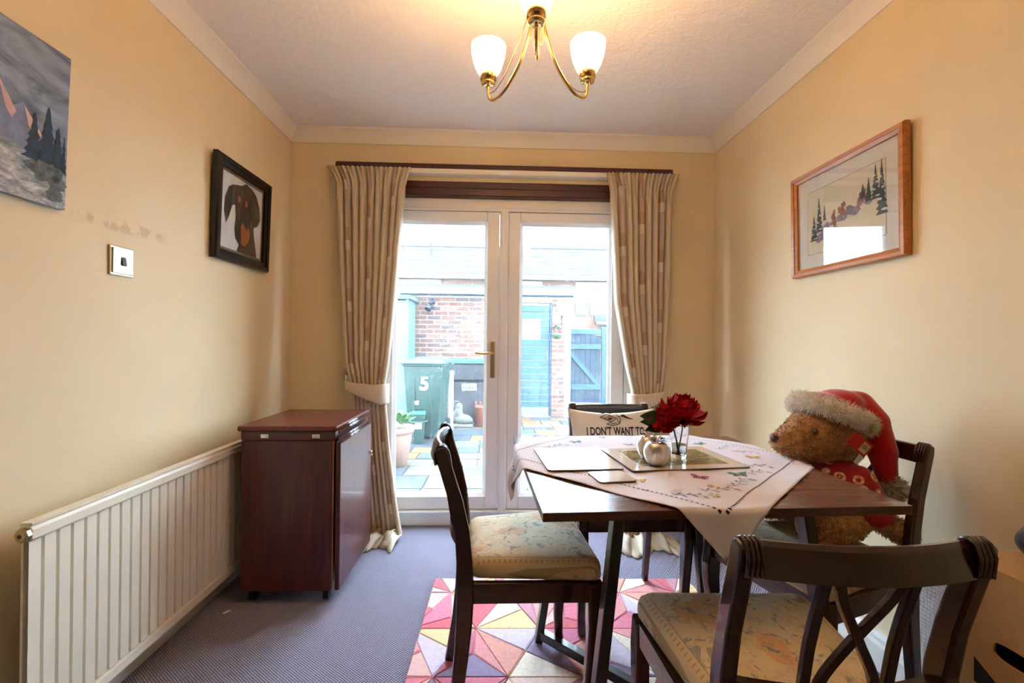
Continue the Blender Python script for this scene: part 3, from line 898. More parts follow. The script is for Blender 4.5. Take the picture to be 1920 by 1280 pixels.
# local: x -0.215..0.215, y 0 .. 0.47
bx0, bx1, by0, by1 = -0.200, 0.172, 0.0, 0.46
GB, GT = 0.055, 0.742
MB().box(bx0, bx1, by0, by0 + 0.018, GB, GT - 0.062).build('end_panel', 'mahogany_v', gl_, bevel=0.002)
MB().box(bx0, bx1, by1 - 0.018, by1, GB, GT - 0.062).build('end_panel', 'mahogany_v', gl_, bevel=0.002)
MB().box(bx0 + 0.01, bx1 - 0.01, by0 + 0.018, by1 - 0.018, GB + .02, GT - 0.07).build('carcass', 'mahogany_v', gl_)
MB().box(bx0 - 0.002, bx1 + 0.012, by0 - 0.002, by1 + 0.002, GT - 0.060, GT - 0.022).build('top_rail', 'mahogany', gl_, bevel=0.003)
MB().box(bx0 - 0.014, bx1 + 0.020, by0 - 0.010, by1 + 0.010, GT - 0.021, GT).build('top', 'mahogany_top', gl_, bevel=0.005)
# rule-joint mouldings along the right edge
plain('moulding_sheen', rgb(92, 62, 62), 0.12, coat=0.5)
for k, zc in enumerate((GT - 0.012, GT - 0.054)):
    pr = [(0.004 * math.cos(a), 0.007 * math.sin(a)) for a in [2 * PI * i / 10 for i in range(10)]]
    for dz in (0.0, -0.012):
        MB().prism([(bx1 + 0.024 + 0.006 * k + a + (-dz) * .4, zc + dz + c) for a, c in pr], lambda a, c, t_: (a, t_, c), by0 - 0.008, by1 + 0.008).build('rule_joint_moulding', 'moulding_sheen', gl_, smooth=True)
leafp = MB().box(bx1 + 0.016, bx1 + 0.036, by0 - 0.006, by1 + 0.008, GB + 0.004, GT - 0.064).build('drop_leaf', 'mahogany_v', gl_, bevel=0.004)
MB().box(bx1 + 0.0005, bx1 + 0.005, by0 + 0.002, by0 + 0.012, GB + 0.004, GT - 0.064).build('edge_strip', 'oak_frame', gl_)
for x in (-0.105, 0.105):
    h = MB().box(x - 0.016, x + 0.016, by0 - 0.0045, by0 - 0.002, GT - 0.050, GT - 0.034).build('hinge', 'chrome', gl_, bevel=0.001)
    MB().tube([(x - 0.010, by0 - 0.005, GT - 0.042), (x + 0.010, by0 - 0.005, GT - 0.042)], 0.004, 8).build('knuckle', 'chrome', h)
kn = MB().tube([(bx1 + 0.036, by1 - 0.012, 0.53), (bx1 + 0.046, by1 - 0.012, 0.53)], 0.005, 8).build('catch', 'brass_old', gl_)
MB().tube([(bx1 + 0.044, by1 - 0.012 + 0.012 * math.cos(a), 0.522 + 0.012 * math.sin(a)) for a in [2 * PI * i / 12 for i in range(12)]], 0.002, 6, closed=True, cap=False).build('catch_ring', 'brass_old', kn)
for x in (bx0 + 0.035, bx1 - 0.03):
    for y in (by0 + 0.04, by1 - 0.04):
        cst = MB().box(x - 0.012, x + 0.012, y - 0.012, y + 0.012, 0.034, GB + .03).build('castor', 'black_plastic', gl_, bevel=0.002)
        MB().tube([(x - 0.011, y, 0.022), (x + 0.011, y, 0.022)], 0.0215, 16).build('wheel', 'black_plastic', cst)

# ------------------------------------------------------------------ rug
def rug_mat(i, c):
    return plain('rug_wool_%d' % i, c, 0.95, vary=0.10, scale=70, bump=0.5, bscale=420, sheen=0.25, spec=0.1)
RC = [rgb(230, 132, 154), rgb(220, 112, 124), rgb(240, 192, 184), rgb(244, 226, 208), rgb(232, 208, 156), rgb(222, 204, 220), rgb(206, 148, 166), rgb(238, 160, 162), rgb(156, 138, 168), rgb(242, 210, 196), rgb(214, 124, 148), rgb(234, 166, 152)]
for i, c in enumerate(RC):
    rug_mat(i, c)
plain('rug_backing', rgb(196, 120, 130), 0.95)
rg = thing('rug', 'pink, coral and cream rug with carved triangle pattern under the table', 'rug', (0.305, 1.24, 0.0), R(-1.2))
RW, RD = 1.17, 1.70
MB().box(-RW / 2, RW / 2, -RD / 2, RD / 2, 0.0015, 0.009).build('backing', 'rug_backing', rg)
def clip(poly, a, b_, c):                  # keep a*x+b*y<=c
    out = []
    for i, p in enumerate(poly):
        q = poly[(i + 1) % len(poly)]
        dp_, dq = a * p[0] + b_ * p[1] - c, a * q[0] + b_ * q[1] - c
        if dp_ <= 0:
            out.append(p)
        if dp_ * dq < 0:
            s_ = dp_ / (dp_ - dq)
            out.append((lerp(p[0], q[0], s_), lerp(p[1], q[1], s_)))
    return out
rr = random.Random(21)
A_, B_ = 0.244, 0.25
rows = 9
def node(i, j):
    return ((i + (0.5 if j % 2 else 0)) * A_ - 0.62, j * B_ - 1.02)
last = -1
for j in range(rows):
    for i in range(-1, 7):
        p00, p10, p01, p11 = node(i, j), node(i + 1, j), node(i, j + 1), node(i + 1, j + 1)
        tris = [(p00, p10, p01), (p10, p11, p01)] if j % 2 == 0 else [(p00, p10, p11), (p00, p11, p01)]
        for tr_ in tris:
            # split towards an inner apex so that facets look folded
            k = rr.choice((0, 1, 2))
            a0, a1, a2 = tr_[k], tr_[(k + 1) % 3], tr_[(k + 2) % 3]
            md_ = (lerp(a1[0], a2[0], .5), lerp(a1[1], a2[1], .5))
            if rr.random() < 0.45:
                ap = (lerp(a0[0], md_[0], .55), lerp(a0[1], md_[1], .55))
                parts = [(a0, a1, ap), (a1, a2, ap), (a2, a0, ap)]
            else:
                parts = [(a0, a1, md_), (a0, md_, a2)]
            for pt in parts:
                pl = list(pt)
                ar = sum(pl[q][0] * pl[(q + 1) % 3][1] - pl[(q + 1) % 3][0] * pl[q][1] for q in range(3))
                if ar < 0:
                    pl = pl[::-1]
                for (a, b_, c) in ((1, 0, RW / 2), (-1, 0, RW / 2), (0, 1, RD / 2), (0, -1, RD / 2)):
                    if pl:
                        pl = clip(pl, a, b_, c)
                if len(pl) < 3:
                    continue
                cx = sum(p[0] for p in pl) / len(pl); cy = sum(p[1] for p in pl) / len(pl)
                area = 0.5 * abs(sum(pl[q][0] * pl[(q + 1) % len(pl)][1] - pl[(q + 1) % len(pl)][0] * pl[q][1] for q in range(len(pl))))
                if area < 0.0004:
                    continue
                def ins(e):
                    return [(p[0] + (cx - p[0]) * min(.5, e / max(1e-6, math.hypot(cx - p[0], cy - p[1]))), p[1] + (cy - p[1]) * min(.5, e / max(1e-6, math.hypot(cx - p[0], cy - p[1])))) for p in pl]
                lo_, hi_ = ins(0.0015), ins(0.008)
                h_ = 0.017 + rr.uniform(-.001, .001)
                b = MB()
                n = len(pl)
                b.add([(p[0], p[1], 0.009) for p in lo_] + [(p[0], p[1], h_ - .004) for p in lo_] + [(p[0], p[1], h_) for p in hi_],
                      [(q, (q + 1) % n, n + (q + 1) % n, n + q) for q in range(n)] + [(n + q, n + (q + 1) % n, 2 * n + (q + 1) % n, 2 * n + q) for q in range(n)] + [tuple(range(2 * n, 3 * n))])
                ci = rr.randrange(len(RC))
                if ci in (8, 4) and rr.random() < .5:
                    ci = rr.choice((0, 2, 3, 7))
                if ci == last:
                    ci = (ci + 3) % len(RC)
                last = ci
                b.build('wool_facet', 'rug_wool_%d' % ci, rg)
# ------------------------------------------------------------------ dining chairs
t = NT('seat_tapestry')
v = t.coords()
x, y, z = t.sep(v)
n1 = t.noise(v, 14, 4, 0.6, 1.5)
base = t.ramp(t.noise(v, 5.0, 3), [(0.35, rgb(218, 200, 162)), (0.65, rgb(230, 216, 190))])
# large loose flowers: voronoi petals with darker centres
vo = t.n('ShaderNodeTexVoronoi'); t.inp(vo, 'Vector', t.mix(0.12, v, t.n('ShaderNodeTexNoise', Scale=9.0).outputs['Color'])); t.inp(vo, 'Scale', 9.5)
petal = t.ramp(vo.outputs['Distance'], [(0.0, (0, 0, 0)), (0.16, (1, 1, 1)), (0.36, (1, 1, 1)), (0.44, (0, 0, 0))])
c = t.mix(t.math('MULTIPLY', petal, 0.6), base, rgb(220, 158, 104))
heart = t.ramp(vo.outputs['Distance'], [(0.05, (1, 1, 1)), (0.13, (0, 0, 0))])
c = t.mix(t.math('MULTIPLY', heart, 0.8), c, rgb(96, 104, 110))
leafn = t.ramp(t.noise(v, 17, 3, 0.6, 2.2), [(0.56, (0, 0, 0)), (0.62, (1, 1, 1))])
c = t.mix(t.math('MULTIPLY', leafn, 0.62), c, rgb(108, 130, 142))
veo = t.n('ShaderNodeTexVoronoi'); veo.feature = 'DISTANCE_TO_EDGE'; t.inp(veo, 'Vector', t.mix(0.10, v, t.n('ShaderNodeTexNoise', Scale=14.0).outputs['Color'])); t.inp(veo, 'Scale', 16.0)
line = t.ramp(veo.outputs['Distance'], [(0.02, (1, 1, 1)), (0.05, (0, 0, 0))])
c = t.mix(t.math('MULTIPLY', line, 0.18), c, rgb(120, 110, 104))
# narrow ribbon border with small red motifs, along both side edges
ay = t.math('ABSOLUTE', y)
edge = t.math('MULTIPLY_ADD', x, 0.12, 0.172)           # follows the tapering side
dd = t.math('ABSOLUTE', t.math('SUBTRACT', ay, edge))
band = t.math('LESS_THAN', dd, 0.011)
rim = t.math('MULTIPLY', band, t.math('GREATER_THAN', dd, 0.0088))
mot = t.math('MULTIPLY', t.math('LESS_THAN', dd, 0.0035), t.math('LESS_THAN', t.math('FRACT', t.math('MULTIPLY', x, 70.0)), 0.30))
c = t.mix(band, c, rgb(222, 204, 166))
c = t.mix(t.math('MULTIPLY', rim, 0.7), c, rgb(160, 136, 100))
c = t.mix(t.math('MULTIPLY', mot, 0.5), c, rgb(178, 96, 84))
t.set(color=c, rough=0.8, spec=0.2, sheen=0.1)
t.bump(t.noise(v, 420, 2), 0.15, 0.001)
M['seat_tapestry'] = t.m

def trapez(rear, front, x0, x1, rad, n=7):
    cs = [(x1, front), (x0, rear), (x0, -rear), (x1, -front)]
    out = []
    for i in range(4):
        p = Vector((*cs[i], 0)); a = Vector((*cs[i - 1], 0)); b_ = Vector((*cs[(i + 1) % 4], 0))
        d0 = (a - p).normalized(); d1_ = (b_ - p).normalized()
        s0, s1 = p + d0 * rad, p + d1_ * rad
        for k in range(n + 1):
            q = k / n
            w = (s0 * (1 - q) ** 2 + p * 2 * q * (1 - q) + s1 * q * q)
            out.append((w.x, w.y))
    # evenly add points along the straight runs
    res = []
    for i, p in enumerate(out):
        q = out[(i + 1) % len(out)]
        L = math.hypot(q[0] - p[0], q[1] - p[1])
        k = max(1, int(L / 0.03))
        res += [(lerp(p[0], q[0], j / k), lerp(p[1], q[1], j / k)) for j in range(k)]
    return res

CHAIR_MESH = {}
def chair_parts():
    parts = []                       # (name, mesh, bevel, parent index)
    hy = 0.172
    def back_x(y):
        return -0.030 * (1 - (y / hy) ** 2)
    def lean(z):
        return interp([(0.84, -0.262), (0.80, -0.252), (0.76, -0.240), (0.71, -0.224), (0.66, -0.211), (0.60, -0.200), (0.54, -0.194), (0.42, -0.190), (0.30, -0.194), (0.15, -0.210), (0.0, -0.236)], z)[0]
    rect = [(-0.5, -0.5), (0.5, -0.5), (0.5, 0.5), (-0.5, 0.5)]
    for s in (-1, 1):
        zs = [0.0, 0.06, 0.15, 0.25, 0.34, 0.42, 0.47, 0.52, 0.60, 0.68, 0.76, 0.81, 0.828, 0.834]
        pts = [(lean(z), s * (hy - 0.0 * z), z) for z in zs]
        sc = [(0.024, 0.030), (0.025, 0.032), (0.026, 0.035), (0.026, 0.039), (0.026, 0.043), (0.026, 0.046), (0.026, 0.046), (0.026, 0.043), (0.026, 0.039), (0.025, 0.036), (0.025, 0.034), (0.025, 0.034), (0.025, 0.028), (0.025, 0.016)]
        b = MB().sweep(pts, rect, sc, up=(1, 0, 0))
        parts.append(('back_post', b.mesh('back_post', 'chair_wood'), 0.005, None))
        # front sabre leg
        zs = [0.455, 0.42, 0.38, 0.33, 0.27, 0.20, 0.13, 0.06, 0.0]
        xs = [0.158, 0.160, 0.163, 0.163, 0.157, 0.149, 0.145, 0.147, 0.155]
        wx = [0.044, 0.048, 0.052, 0.048, 0.041, 0.035, 0.031, 0.028, 0.027]
        b = MB().sweep([(xx, s * 0.194, zz) for xx, zz in zip(xs, zs)], rect, [(0.034 * (0.7 + 0.3 * w / .05), w) for w in wx], up=(1, 0, 0))
        parts.append(('leg', b.mesh('leg', 'chair_wood'), 0.006, None))
        b = MB().hexa([(-0.172, s * 0.162, 0.402), (0.140, s * 0.186, 0.402), (0.140, s * 0.206, 0.402), (-0.172, s * 0.182, 0.402)],
                      [(-0.172, s * 0.162, 0.458), (0.140, s * 0.186, 0.458), (0.140, s * 0.206, 0.458), (-0.172, s * 0.182, 0.458)])
        parts.append(('side_rail', b.mesh('side_rail', 'chair_wood'), 0.002, None))
    parts.append(('front_rail', MB().box(0.150, 0.172, -0.178, 0.178, 0.402, 0.458).mesh('front_rail', 'chair_wood'), 0.002, None))
    parts.append(('back_rail', MB().box(-0.196, -0.178, -0.160, 0.160, 0.402, 0.462).mesh('back_rail', 'chair_wood'), 0.002, None))
    # bowed top rail with rounded top edge
    n = 16
    prof = [(-0.011, -0.014), (0.011, -0.014), (0.012, 0.020), (0.010, 0.031), (0.004, 0.038), (-0.004, 0.038), (-0.010, 0.031), (-0.012, 0.020)]
    ys = [lerp(-0.162, 0.162, i / n) for i in range(n + 1)]
    b = MB().sweep([(-0.251 + back_x(y), y, 0.794) for y in ys], prof, up=(0.22, 0, 1))
    tr_i = len(parts)
    parts.append(('top_rail', b.mesh('top_rail', 'chair_wood'), 0.0, None))
    for s in (-1, 1):
        b = MB()
        for k in range(4):
            yy = s * (0.171 - 0.0068 * k + 0.004)
            b.tube([(-0.232, yy, 0.785), (-0.237, yy, 0.815), (-0.246, yy, 0.832), (-0.257, yy, 0.8375), (-0.268, yy, 0.833), (-0.275, yy, 0.816), (-0.272, yy, 0.785)], 0.0034, 8, up=(0, 1, 0))
        parts.append(('reeded_scroll', b.mesh('reeded_scroll', 'chair_wood', True), 0.0, tr_i))
    # lower cross rail
    prof2 = [(-0.009, -0.017), (0.009, -0.017), (0.011, -0.006), (0.007, 0.0), (0.011, 0.006), (0.009, 0.017), (-0.009, 0.017)]
    b = MB().sweep([(-0.197 + back_x(y), y, 0.567) for y in ys], prof2, up=(0.10, 0, 1))
    parts.append(('cross_rail', b.mesh('cross_rail', 'chair_wood'), 0.0, None))
    # slats: two upright, two bowed and crossing
    def slat(f, w=0.015, th=0.012):
        pts = []
        for i in range(13):
            zz = lerp(0.578, 0.786, i / 12)
            yy = f(i / 12)
            pts.append((lean(zz) + back_x(yy), yy, zz))
        return MB().sweep(pts, rect, [(w, th)] * 13, up=(1, 0, 0))
    for f in (lambda q: -0.064, lambda q: 0.064):
        parts.append(('slat', slat(f).mesh('slat', 'chair_wood'), 0.002, None))
    for s in (-1, 1):
        parts.append(('crossed_slat', slat(lambda q, s=s: s * 0.046 * math.sin((q - 0.5) * PI) * (0.75 + 0.25 * abs(2 * q - 1)), 0.014, 0.013 if s > 0 else 0.010).mesh('crossed_slat', 'chair_wood'), 0.002, None))
    # seat pad
    ol = trapez(0.158, 0.207, -0.176, 0.180, 0.035)
    ks = [(0.96, 0.4585), (0.995, 0.462), (1.0, 0.474), (0.995, 0.490), (0.975, 0.503), (0.93, 0.5115), (0.80, 0.518), (0.6, 0.5215), (0.35, 0.5235), (0.12, 0.524)]
    b = MB()
    k = len(ol)
    vs = []
    for sc, zz in ks:
        vs += [(p[0] * sc + 0.002 * (1 - sc), p[1] * sc, zz) for p in ol]
    fs = [(r * k + i, r * k + (i + 1) % k, (r + 1) * k + (i + 1) % k, (r + 1) * k + i) for r in range(len(ks) - 1) for i in range(k)]
    fs += [tuple((len(ks) - 1) * k + i for i in range(k)), tuple(range(k - 1, -1, -1))]
    b.add(vs, fs)
    parts.append(('seat', b.mesh('seat', 'seat_tapestry', True), 0.0, None))
    # normals
    for nm, me, bv, pi_ in parts:
        for v_ in me.vertices:
            v_.co.z *= 0.962
        bm_ = bmesh.new(); bm_.from_mesh(me); bmesh.ops.recalc_face_normals(bm_, faces=bm_.faces); bm_.to_mesh(me); bm_.free()
    return parts
CHP = chair_parts()
def chair(loc, rot, label):
    r_ = thing('dining_chair', label, 'chair', loc, rot, 'dark wood dining chairs with tapestry seats')
    objs = []
    for nm, me, bv, pi_ in CHP:
        objs.append(link(nm, me, objs[pi_] if pi_ is not None else r_, bv))
    return r_
RUGZ = 0.0185
chair((0.105, 1.404, RUGZ), R(4.4), 'dark wood dining chair seen side-on at the left of the table, seat tucked in')
chair((0.527, 1.830, RUGZ), R(-90), 'dark wood dining chair by the garden doors holding the white cushion')
chair((0.933, 1.338, RUGZ), R(196.3), 'dark wood dining chair against the right wall with the teddy bear on it')
chair((0.540, 0.894, RUGZ), R(88.5), 'nearest dark wood dining chair, back turned to the viewer, crossed slats')

# ------------------------------------------------------------------ dining table
TZ = 0.750
TW, TD = 0.82, 0.745
TROT = R(2.3)
TC = (0.4975, 1.322)
tb = thing('dining_table', 'small wood-effect dining table with splayed black metal legs', 'table', (TC[0], TC[1], 0), TROT)
MB().box(-TW / 2, TW / 2, -TD / 2, TD / 2, TZ - 0.001, TZ).build('top_veneer', 'table_top', tb)
MB().box(-TW / 2, TW / 2, -TD / 2, TD / 2, TZ - 0.019, TZ - 0.0011).build('tabletop', 'table_edge', tb)
MB().box(-0.27, 0.27, -0.30, -0.27, TZ - 0.045, TZ - 0.0195).build('top_bar', 'black_metal', tb, bevel=0.002)
MB().box(-0.27, 0.27, 0.27, 0.30, TZ - 0.045, TZ - 0.0195).build('top_bar', 'black_metal', tb, bevel=0.002)
rect_ = [(-0.5, -0.5), (0.5, -0.5), (0.5, 0.5), (-0.5, 0.5)]
feet = []
for sx in (-1, 1):
    for sy in (-1, 1):
        top = Vector((sx * 0.225, sy * 0.285, TZ - 0.045)); ft = Vector((sx * 0.315, sy * 0.335, RUGZ + 0.004))
        MB().sweep([top, ft], rect_, [(0.026, 0.034)] * 2, up=(0, 1, 0)).build('leg', 'black_metal', tb, bevel=0.002)
        feet.append(ft)
for a, b_, dz in ((0, 3, 0.0), (1, 2, 0.0)):
    p, q = feet[a], feet[b_]
    d = (q - p).normalized() * 0.02
    if dz == 0 and a == 1:
        mid = (p + q) / 2
        MB().sweep([p + d + Vector((0, 0, .03)), q - d + Vector((0, 0, .03))], rect_, [(0.030, 0.030)] * 2).build('floor_bar', 'black_metal', tb, bevel=0.002)
    else:
        mid = (p + q) / 2
        u_ = (q - p).normalized()
        MB().sweep([p + d + Vector((0, 0, .03)), mid - u_ * .017 + Vector((0, 0, .03))], rect_, [(0.030, 0.030)] * 2).build('floor_bar', 'black_metal', tb, bevel=0.002)
        MB().sweep([mid + u_ * .017 + Vector((0, 0, .03)), q - d + Vector((0, 0, .03))], rect_, [(0.030, 0.030)] * 2).build('floor_bar', 'black_metal', tb, bevel=0.002)

# ------------------------------------------------------------------ tablecloth
plain('cloth_white', rgb(222, 219, 230), 0.85, vary=0.03, scale=300, sheen=0.15)
plain('cloth_hole', rgb(40, 26, 30), 0.9)
# cloth centre in table coordinates
cc_ = Matrix.Rotation(-TROT, 2) @ Vector((0.491 - TC[0], 1.402 - TC[1]))
SIDE = 0.79
CR = R(45 - 3) 
def cloth_pt(u, v, h=0.0):
    a = cc_.x + u * math.cos(CR) - v * math.sin(CR)
    b_ = cc_.y + u * math.sin(CR) + v * math.cos(CR)
    wr = 0.0012 * math.sin(u * 31 + 1.3 * math.sin(v * 17)) + 0.0012 * math.sin(v * 27 + 2.0 * math.sin(u * 13)) + 0.0012
    z = TZ + 0.0018 + wr + h
    r = 0.010
    ox, oy = max(0, abs(a) - TW / 2), max(0, abs(b_) - TD / 2)
    if ox > 0 or oy > 0:
        ax = 0 if ox >= oy else 1
        over = ox if ax == 0 else oy
        sg = math.copysign(1, a if ax == 0 else b_)
        hx = (TW / 2) if ax == 0 else (TD / 2)
        along = b_ if ax == 0 else a
        if over < r * PI / 2:
            th = over / r
            out = r * math.sin(th); dn = r * (1 - math.cos(th))
            out += h * math.sin(th); dn -= h * math.cos(th) - h
        else:
            e = over - r * PI / 2
            sw_ = min(1, e / 0.06)
            out = r + h + e * 0.10 + 0.009 * sw_ * (1 + math.sin(along * 46 + 0.7))
            dn = r + e * 0.985 + h
        zz = TZ + 0.0018 + wr * max(0, 1 - over / 0.02) - dn + h
        if ax == 0:
            return Vector((sg * (hx + out), b_, zz))
        return Vector((a, sg * (hx + out), zz))
    return Vector((a, b_, z))
tcl = thing('tablecloth', 'white embroidered square tablecloth laid diagonally over the dining table', 'tablecloth', (TC[0], TC[1], 0), TROT)
b = MB().grid(110, 110, lambda u, v: cloth_pt((u - .5) * SIDE, (v - .5) * SIDE))
o = b.build('cloth', 'cloth_white', tcl, smooth=True, fix=False)
sd = o.modifiers.new('thick', 'SOLIDIFY'); sd.thickness = 0.0012; sd.offset = 1.0
cloth_obj = o
# drawn-thread dashed border
b = MB()
q = SIDE / 2 - 0.062
nd = 56
for s_ in range(4):
    for k in range(nd):
        t0 = lerp(-q + .006, q - .006, (k + 0.18) / nd); t1 = lerp(-q + .006, q - .006, (k + 0.74) / nd)
        w_ = 0.0022
        if k in (0, 1, nd - 2, nd - 1):
            w_ = 0.0036
        cs = [(t0, -q - w_), (t1, -q - w_), (t1, -q + w_), (t0, -q + w_)]
        for _ in range(s_):
            cs = [(-y_, x_) for x_, y_ in cs]
        b.poly([cloth_pt(x_, y_, 0.0022) for x_, y_ in cs])
ob = b.build('drawn_thread_border', 'cloth_hole', tcl, fix=False)
ob['kind'] = 'stuff'
# embroidered butterflies, flowers and sprigs
EC = dict(teal=rgb(74, 128, 120), yellow=rgb(214, 176, 84), magenta=rgb(158, 60, 134), blue=rgb(96, 120, 172), grey=rgb(140, 140, 152), cream=rgb(204, 192, 150), orange=rgb(220, 160, 80), lilac=rgb(150, 126, 176), green=rgb(120, 150, 110))
for k, c in EC.items():
    plain('thread_' + k, c, 0.7)
def motif(kind, u, v, size, ang, colr):
    b = MB()
    def P(x_, y_, h=0.0026):
        c, s_ = math.cos(ang), math.sin(ang)
        return cloth_pt(u + size * (x_ * c - y_ * s_), v + size * (x_ * s_ + y_ * c), h)
    def pet(cx, cy, rx, ry, rot, n=9):
        pts = []
        for i in range(n):
            a = 2 * PI * i / n
            x_, y_ = rx * math.cos(a), ry * math.sin(a)
            pts.append(P(cx + x_ * math.cos(rot) - y_ * math.sin(rot), cy + x_ * math.sin(rot) + y_ * math.cos(rot)))
        b.poly(pts)
    if kind == 'butterfly':
        for sx in (-1, 1):
            pet(sx * 0.52, 0.32, 0.50, 0.30, sx * 0.6)
            pet(sx * 0.40, -0.30, 0.34, 0.24, -sx * 0.7)
        pet(0, 0, 0.07, 0.5, 0)
        nm = 'embroidered_butterfly'
    elif kind == 'flower':
        for i in range(5):
            a = 2 * PI * i / 5
            pet(0.5 * math.cos(a), 0.5 * math.sin(a), 0.36, 0.22, a)
        nm = 'embroidered_flower'
    else:
        for i in range(7):
            x_ = -1 + i * 0.33
            pet(x_, 0.2 * math.sin(x_ * 3) + (0.22 if i % 2 else -0.22), 0.24, 0.07, 0.8 if i % 2 else -0.8, 6)
        for i in range(8):
            x_ = -1.1 + i * 0.3
            pet(x_, 0.2 * math.sin(x_ * 3), 0.18, 0.035, 0.3 * math.cos(x_ * 3), 6)
        nm = 'embroidered_sprig'
    return b.build(nm, 'thread_' + colr, tcl, fix=False)
mo = [('butterfly', -.27, -.10, .022, 'yellow'), ('butterfly', -.13, -.20, .024, 'magenta'), ('butterfly', -.03, -.265, .026, 'teal'), ('flower', -.19, -.25, .013, 'orange'), ('flower', .02, -.22, .013, 'orange'),
      ('sprig', -.20, -.275, .040, 'grey'), ('sprig', -.10, -.29, .045, 'grey'), ('flower', -.25, -.28, .018, 'cream'), ('flower', -.29, -.21, .016, 'cream'), ('sprig', -.29, -.24, .035, 'blue'),
      ('sprig', .02, -.29, .04, 'grey'), ('butterfly', .19, -.24, .022, 'yellow'), ('sprig', .10, -.27, .04, 'grey'), ('butterfly', .12, -.17, .02, 'lilac'), ('sprig', .25, -.20, .035, 'lilac'), ('butterfly', .27, -.05, .024, 'teal'), ('sprig', .27, .06, .04, 'blue'),
      ('butterfly', .20, .06, .024, 'blue'), ('sprig', .27, -.13, .035, 'grey'), ('butterfly', .22, .20, .022, 'green'), ('flower', .10, .24, .018, 'blue'), ('butterfly', -.02, .27, .024, 'teal'), ('sprig', .15, .28, .04, 'grey'), ('sprig', -.12, .28, .04, 'green'),
      ('butterfly', -.25, .22, .022, 'blue'), ('sprig', -.28, .10, .04, 'grey'), ('flower', -.27, .02, .016, 'yellow'), ('butterfly', .08, .12, .02, 'grey'), ('flower', .03, -.12, .012, 'yellow')]
rm = random.Random(4)
for kind, u_, v_, sz, cn in mo:
    motif(kind, u_, v_, sz, rm.uniform(-.6, .6) - R(42), cn)

# ------------------------------------------------------------------ things on the table
def rrect(w, h, r, n=4):
    out = []
    for sx, sy, a0 in ((1, 1, 0), (-1, 1, 90), (-1, -1, 180), (1, -1, 270)):
        for k in range(n + 1):
            a = R(a0 + 90 * k / n)
            out.append((sx * (w / 2 - r) + r * math.cos(a), sy * (h / 2 - r) + r * math.sin(a)))
    return out
MZ = TZ + 0.0062
plain('mat_gloss_white', rgb(226, 218, 208), 0.12, coat=0.3)
plain('mat_edge', rgb(96, 70, 64), 0.5)
t = NT('mat_landscape')
v = t.coords()
n1 = t.noise(t.coords(scale=(10, 26, 1), rot=(0, 0, .2)), 1.2, 5, 0.65, 1.0)
t.set(color=t.ramp(n1, [(0.30, rgb(74, 66, 36)), (0.45, rgb(140, 124, 76)), (0.58, rgb(176, 170, 134)), (0.75, rgb(206, 204, 190))]), rough=0.10, coat=0.3)
M['mat_landscape'] = t.m
def mat_thing(name, label, loc, rot, w, h, r, pic=None, cat='placemat', grp=None):
    o = thing(name, label, cat, loc, rot, grp)
    xy = lambda a, b_, t_: (a, b_, t_)
    MB().prism(rrect(w, h, r), xy, 0.0, 0.0032).build('board', 'mat_edge', o)
    MB().prism(rrect(w - .002, h - .002, r), xy, 0.0032, 0.0037).build('laminate', 'mat_gloss_white', o)
    if pic:
        MB().prism(rrect(*pic, 0.0005, 1), xy, 0.0037, 0.0040).build('printed_landscape', 'mat_landscape', o)
    return o
mat_thing('placemat', 'plain white glossy placemat at the left of the table', (0.243, 1.346, MZ), R(4), 0.212, 0.256, 0.012)
mat_thing('placemat', 'glossy placemat with a landscape picture under the vase', (0.533, 1.351, MZ), R(6.5), 0.350, 0.252, 0.010, (0.262, 0.176))
mat_thing('coaster', 'small square white coaster in front of the placemats', (0.303, 1.158, MZ), R(9), 0.098, 0.092, 0.010, None, 'coaster')

t = NT('brushed_silver')
f = t.noise(t.coords(scale=(60, 60, 3)), 2.0, 3)
t.set(color=t.ramp(f, [(0.3, (0.50, 0.48, 0.46, 1)), (0.7, (0.78, 0.76, 0.74, 1))]), rough=0.30, metal=1.0)
M['brushed_silver'] = t.m
def apple(loc, rot, label, k=1.0):
    o = thing('apple_shaker', label, 'shaker', loc, rot, 'silver apple shakers')
    pr = [(0.0, 0.004), (0.008, 0.0035), (0.014, 0.0005), (0.021, 0.002), (0.028, 0.011), (0.0335, 0.024), (0.0355, 0.037), (0.034, 0.049), (0.028, 0.060), (0.019, 0.0655), (0.011, 0.0645), (0.005, 0.060), (0.0, 0.058)]
    MB().lathe([(r_ * k, z_ * k) for r_, z_ in pr], 28).build('body', 'brushed_silver', o, smooth=True)
    MB().tube(smooth_path([(0, 0, 0.056 * k), (0.001, 0, 0.066 * k), (0.006, 0, 0.074 * k), (0.014, 0.002, 0.078 * k)], 4), [0.002] * 8 + [0.003] * 5, 8).build('stalk', 'chrome', o, smooth=True)
    def lf(u, v):
        w = math.sin(PI * u) * 0.008
        return (0.010 + u * 0.026, (v - .5) * 2 * w, 0.070 * k + 0.006 * math.sin(PI * u) - 0.002 * u)
    MB().grid(8, 3, lf).build('leaf', 'chrome', o, smooth=True)
    return o
apple((0.457, 1.262, MZ + 0.0042), R(10), 'silver apple shaker nearest the viewer on the picture placemat')
apple((0.463, 1.345, MZ + 0.0042), R(140), 'silver apple shaker half hidden behind the front silver apple')

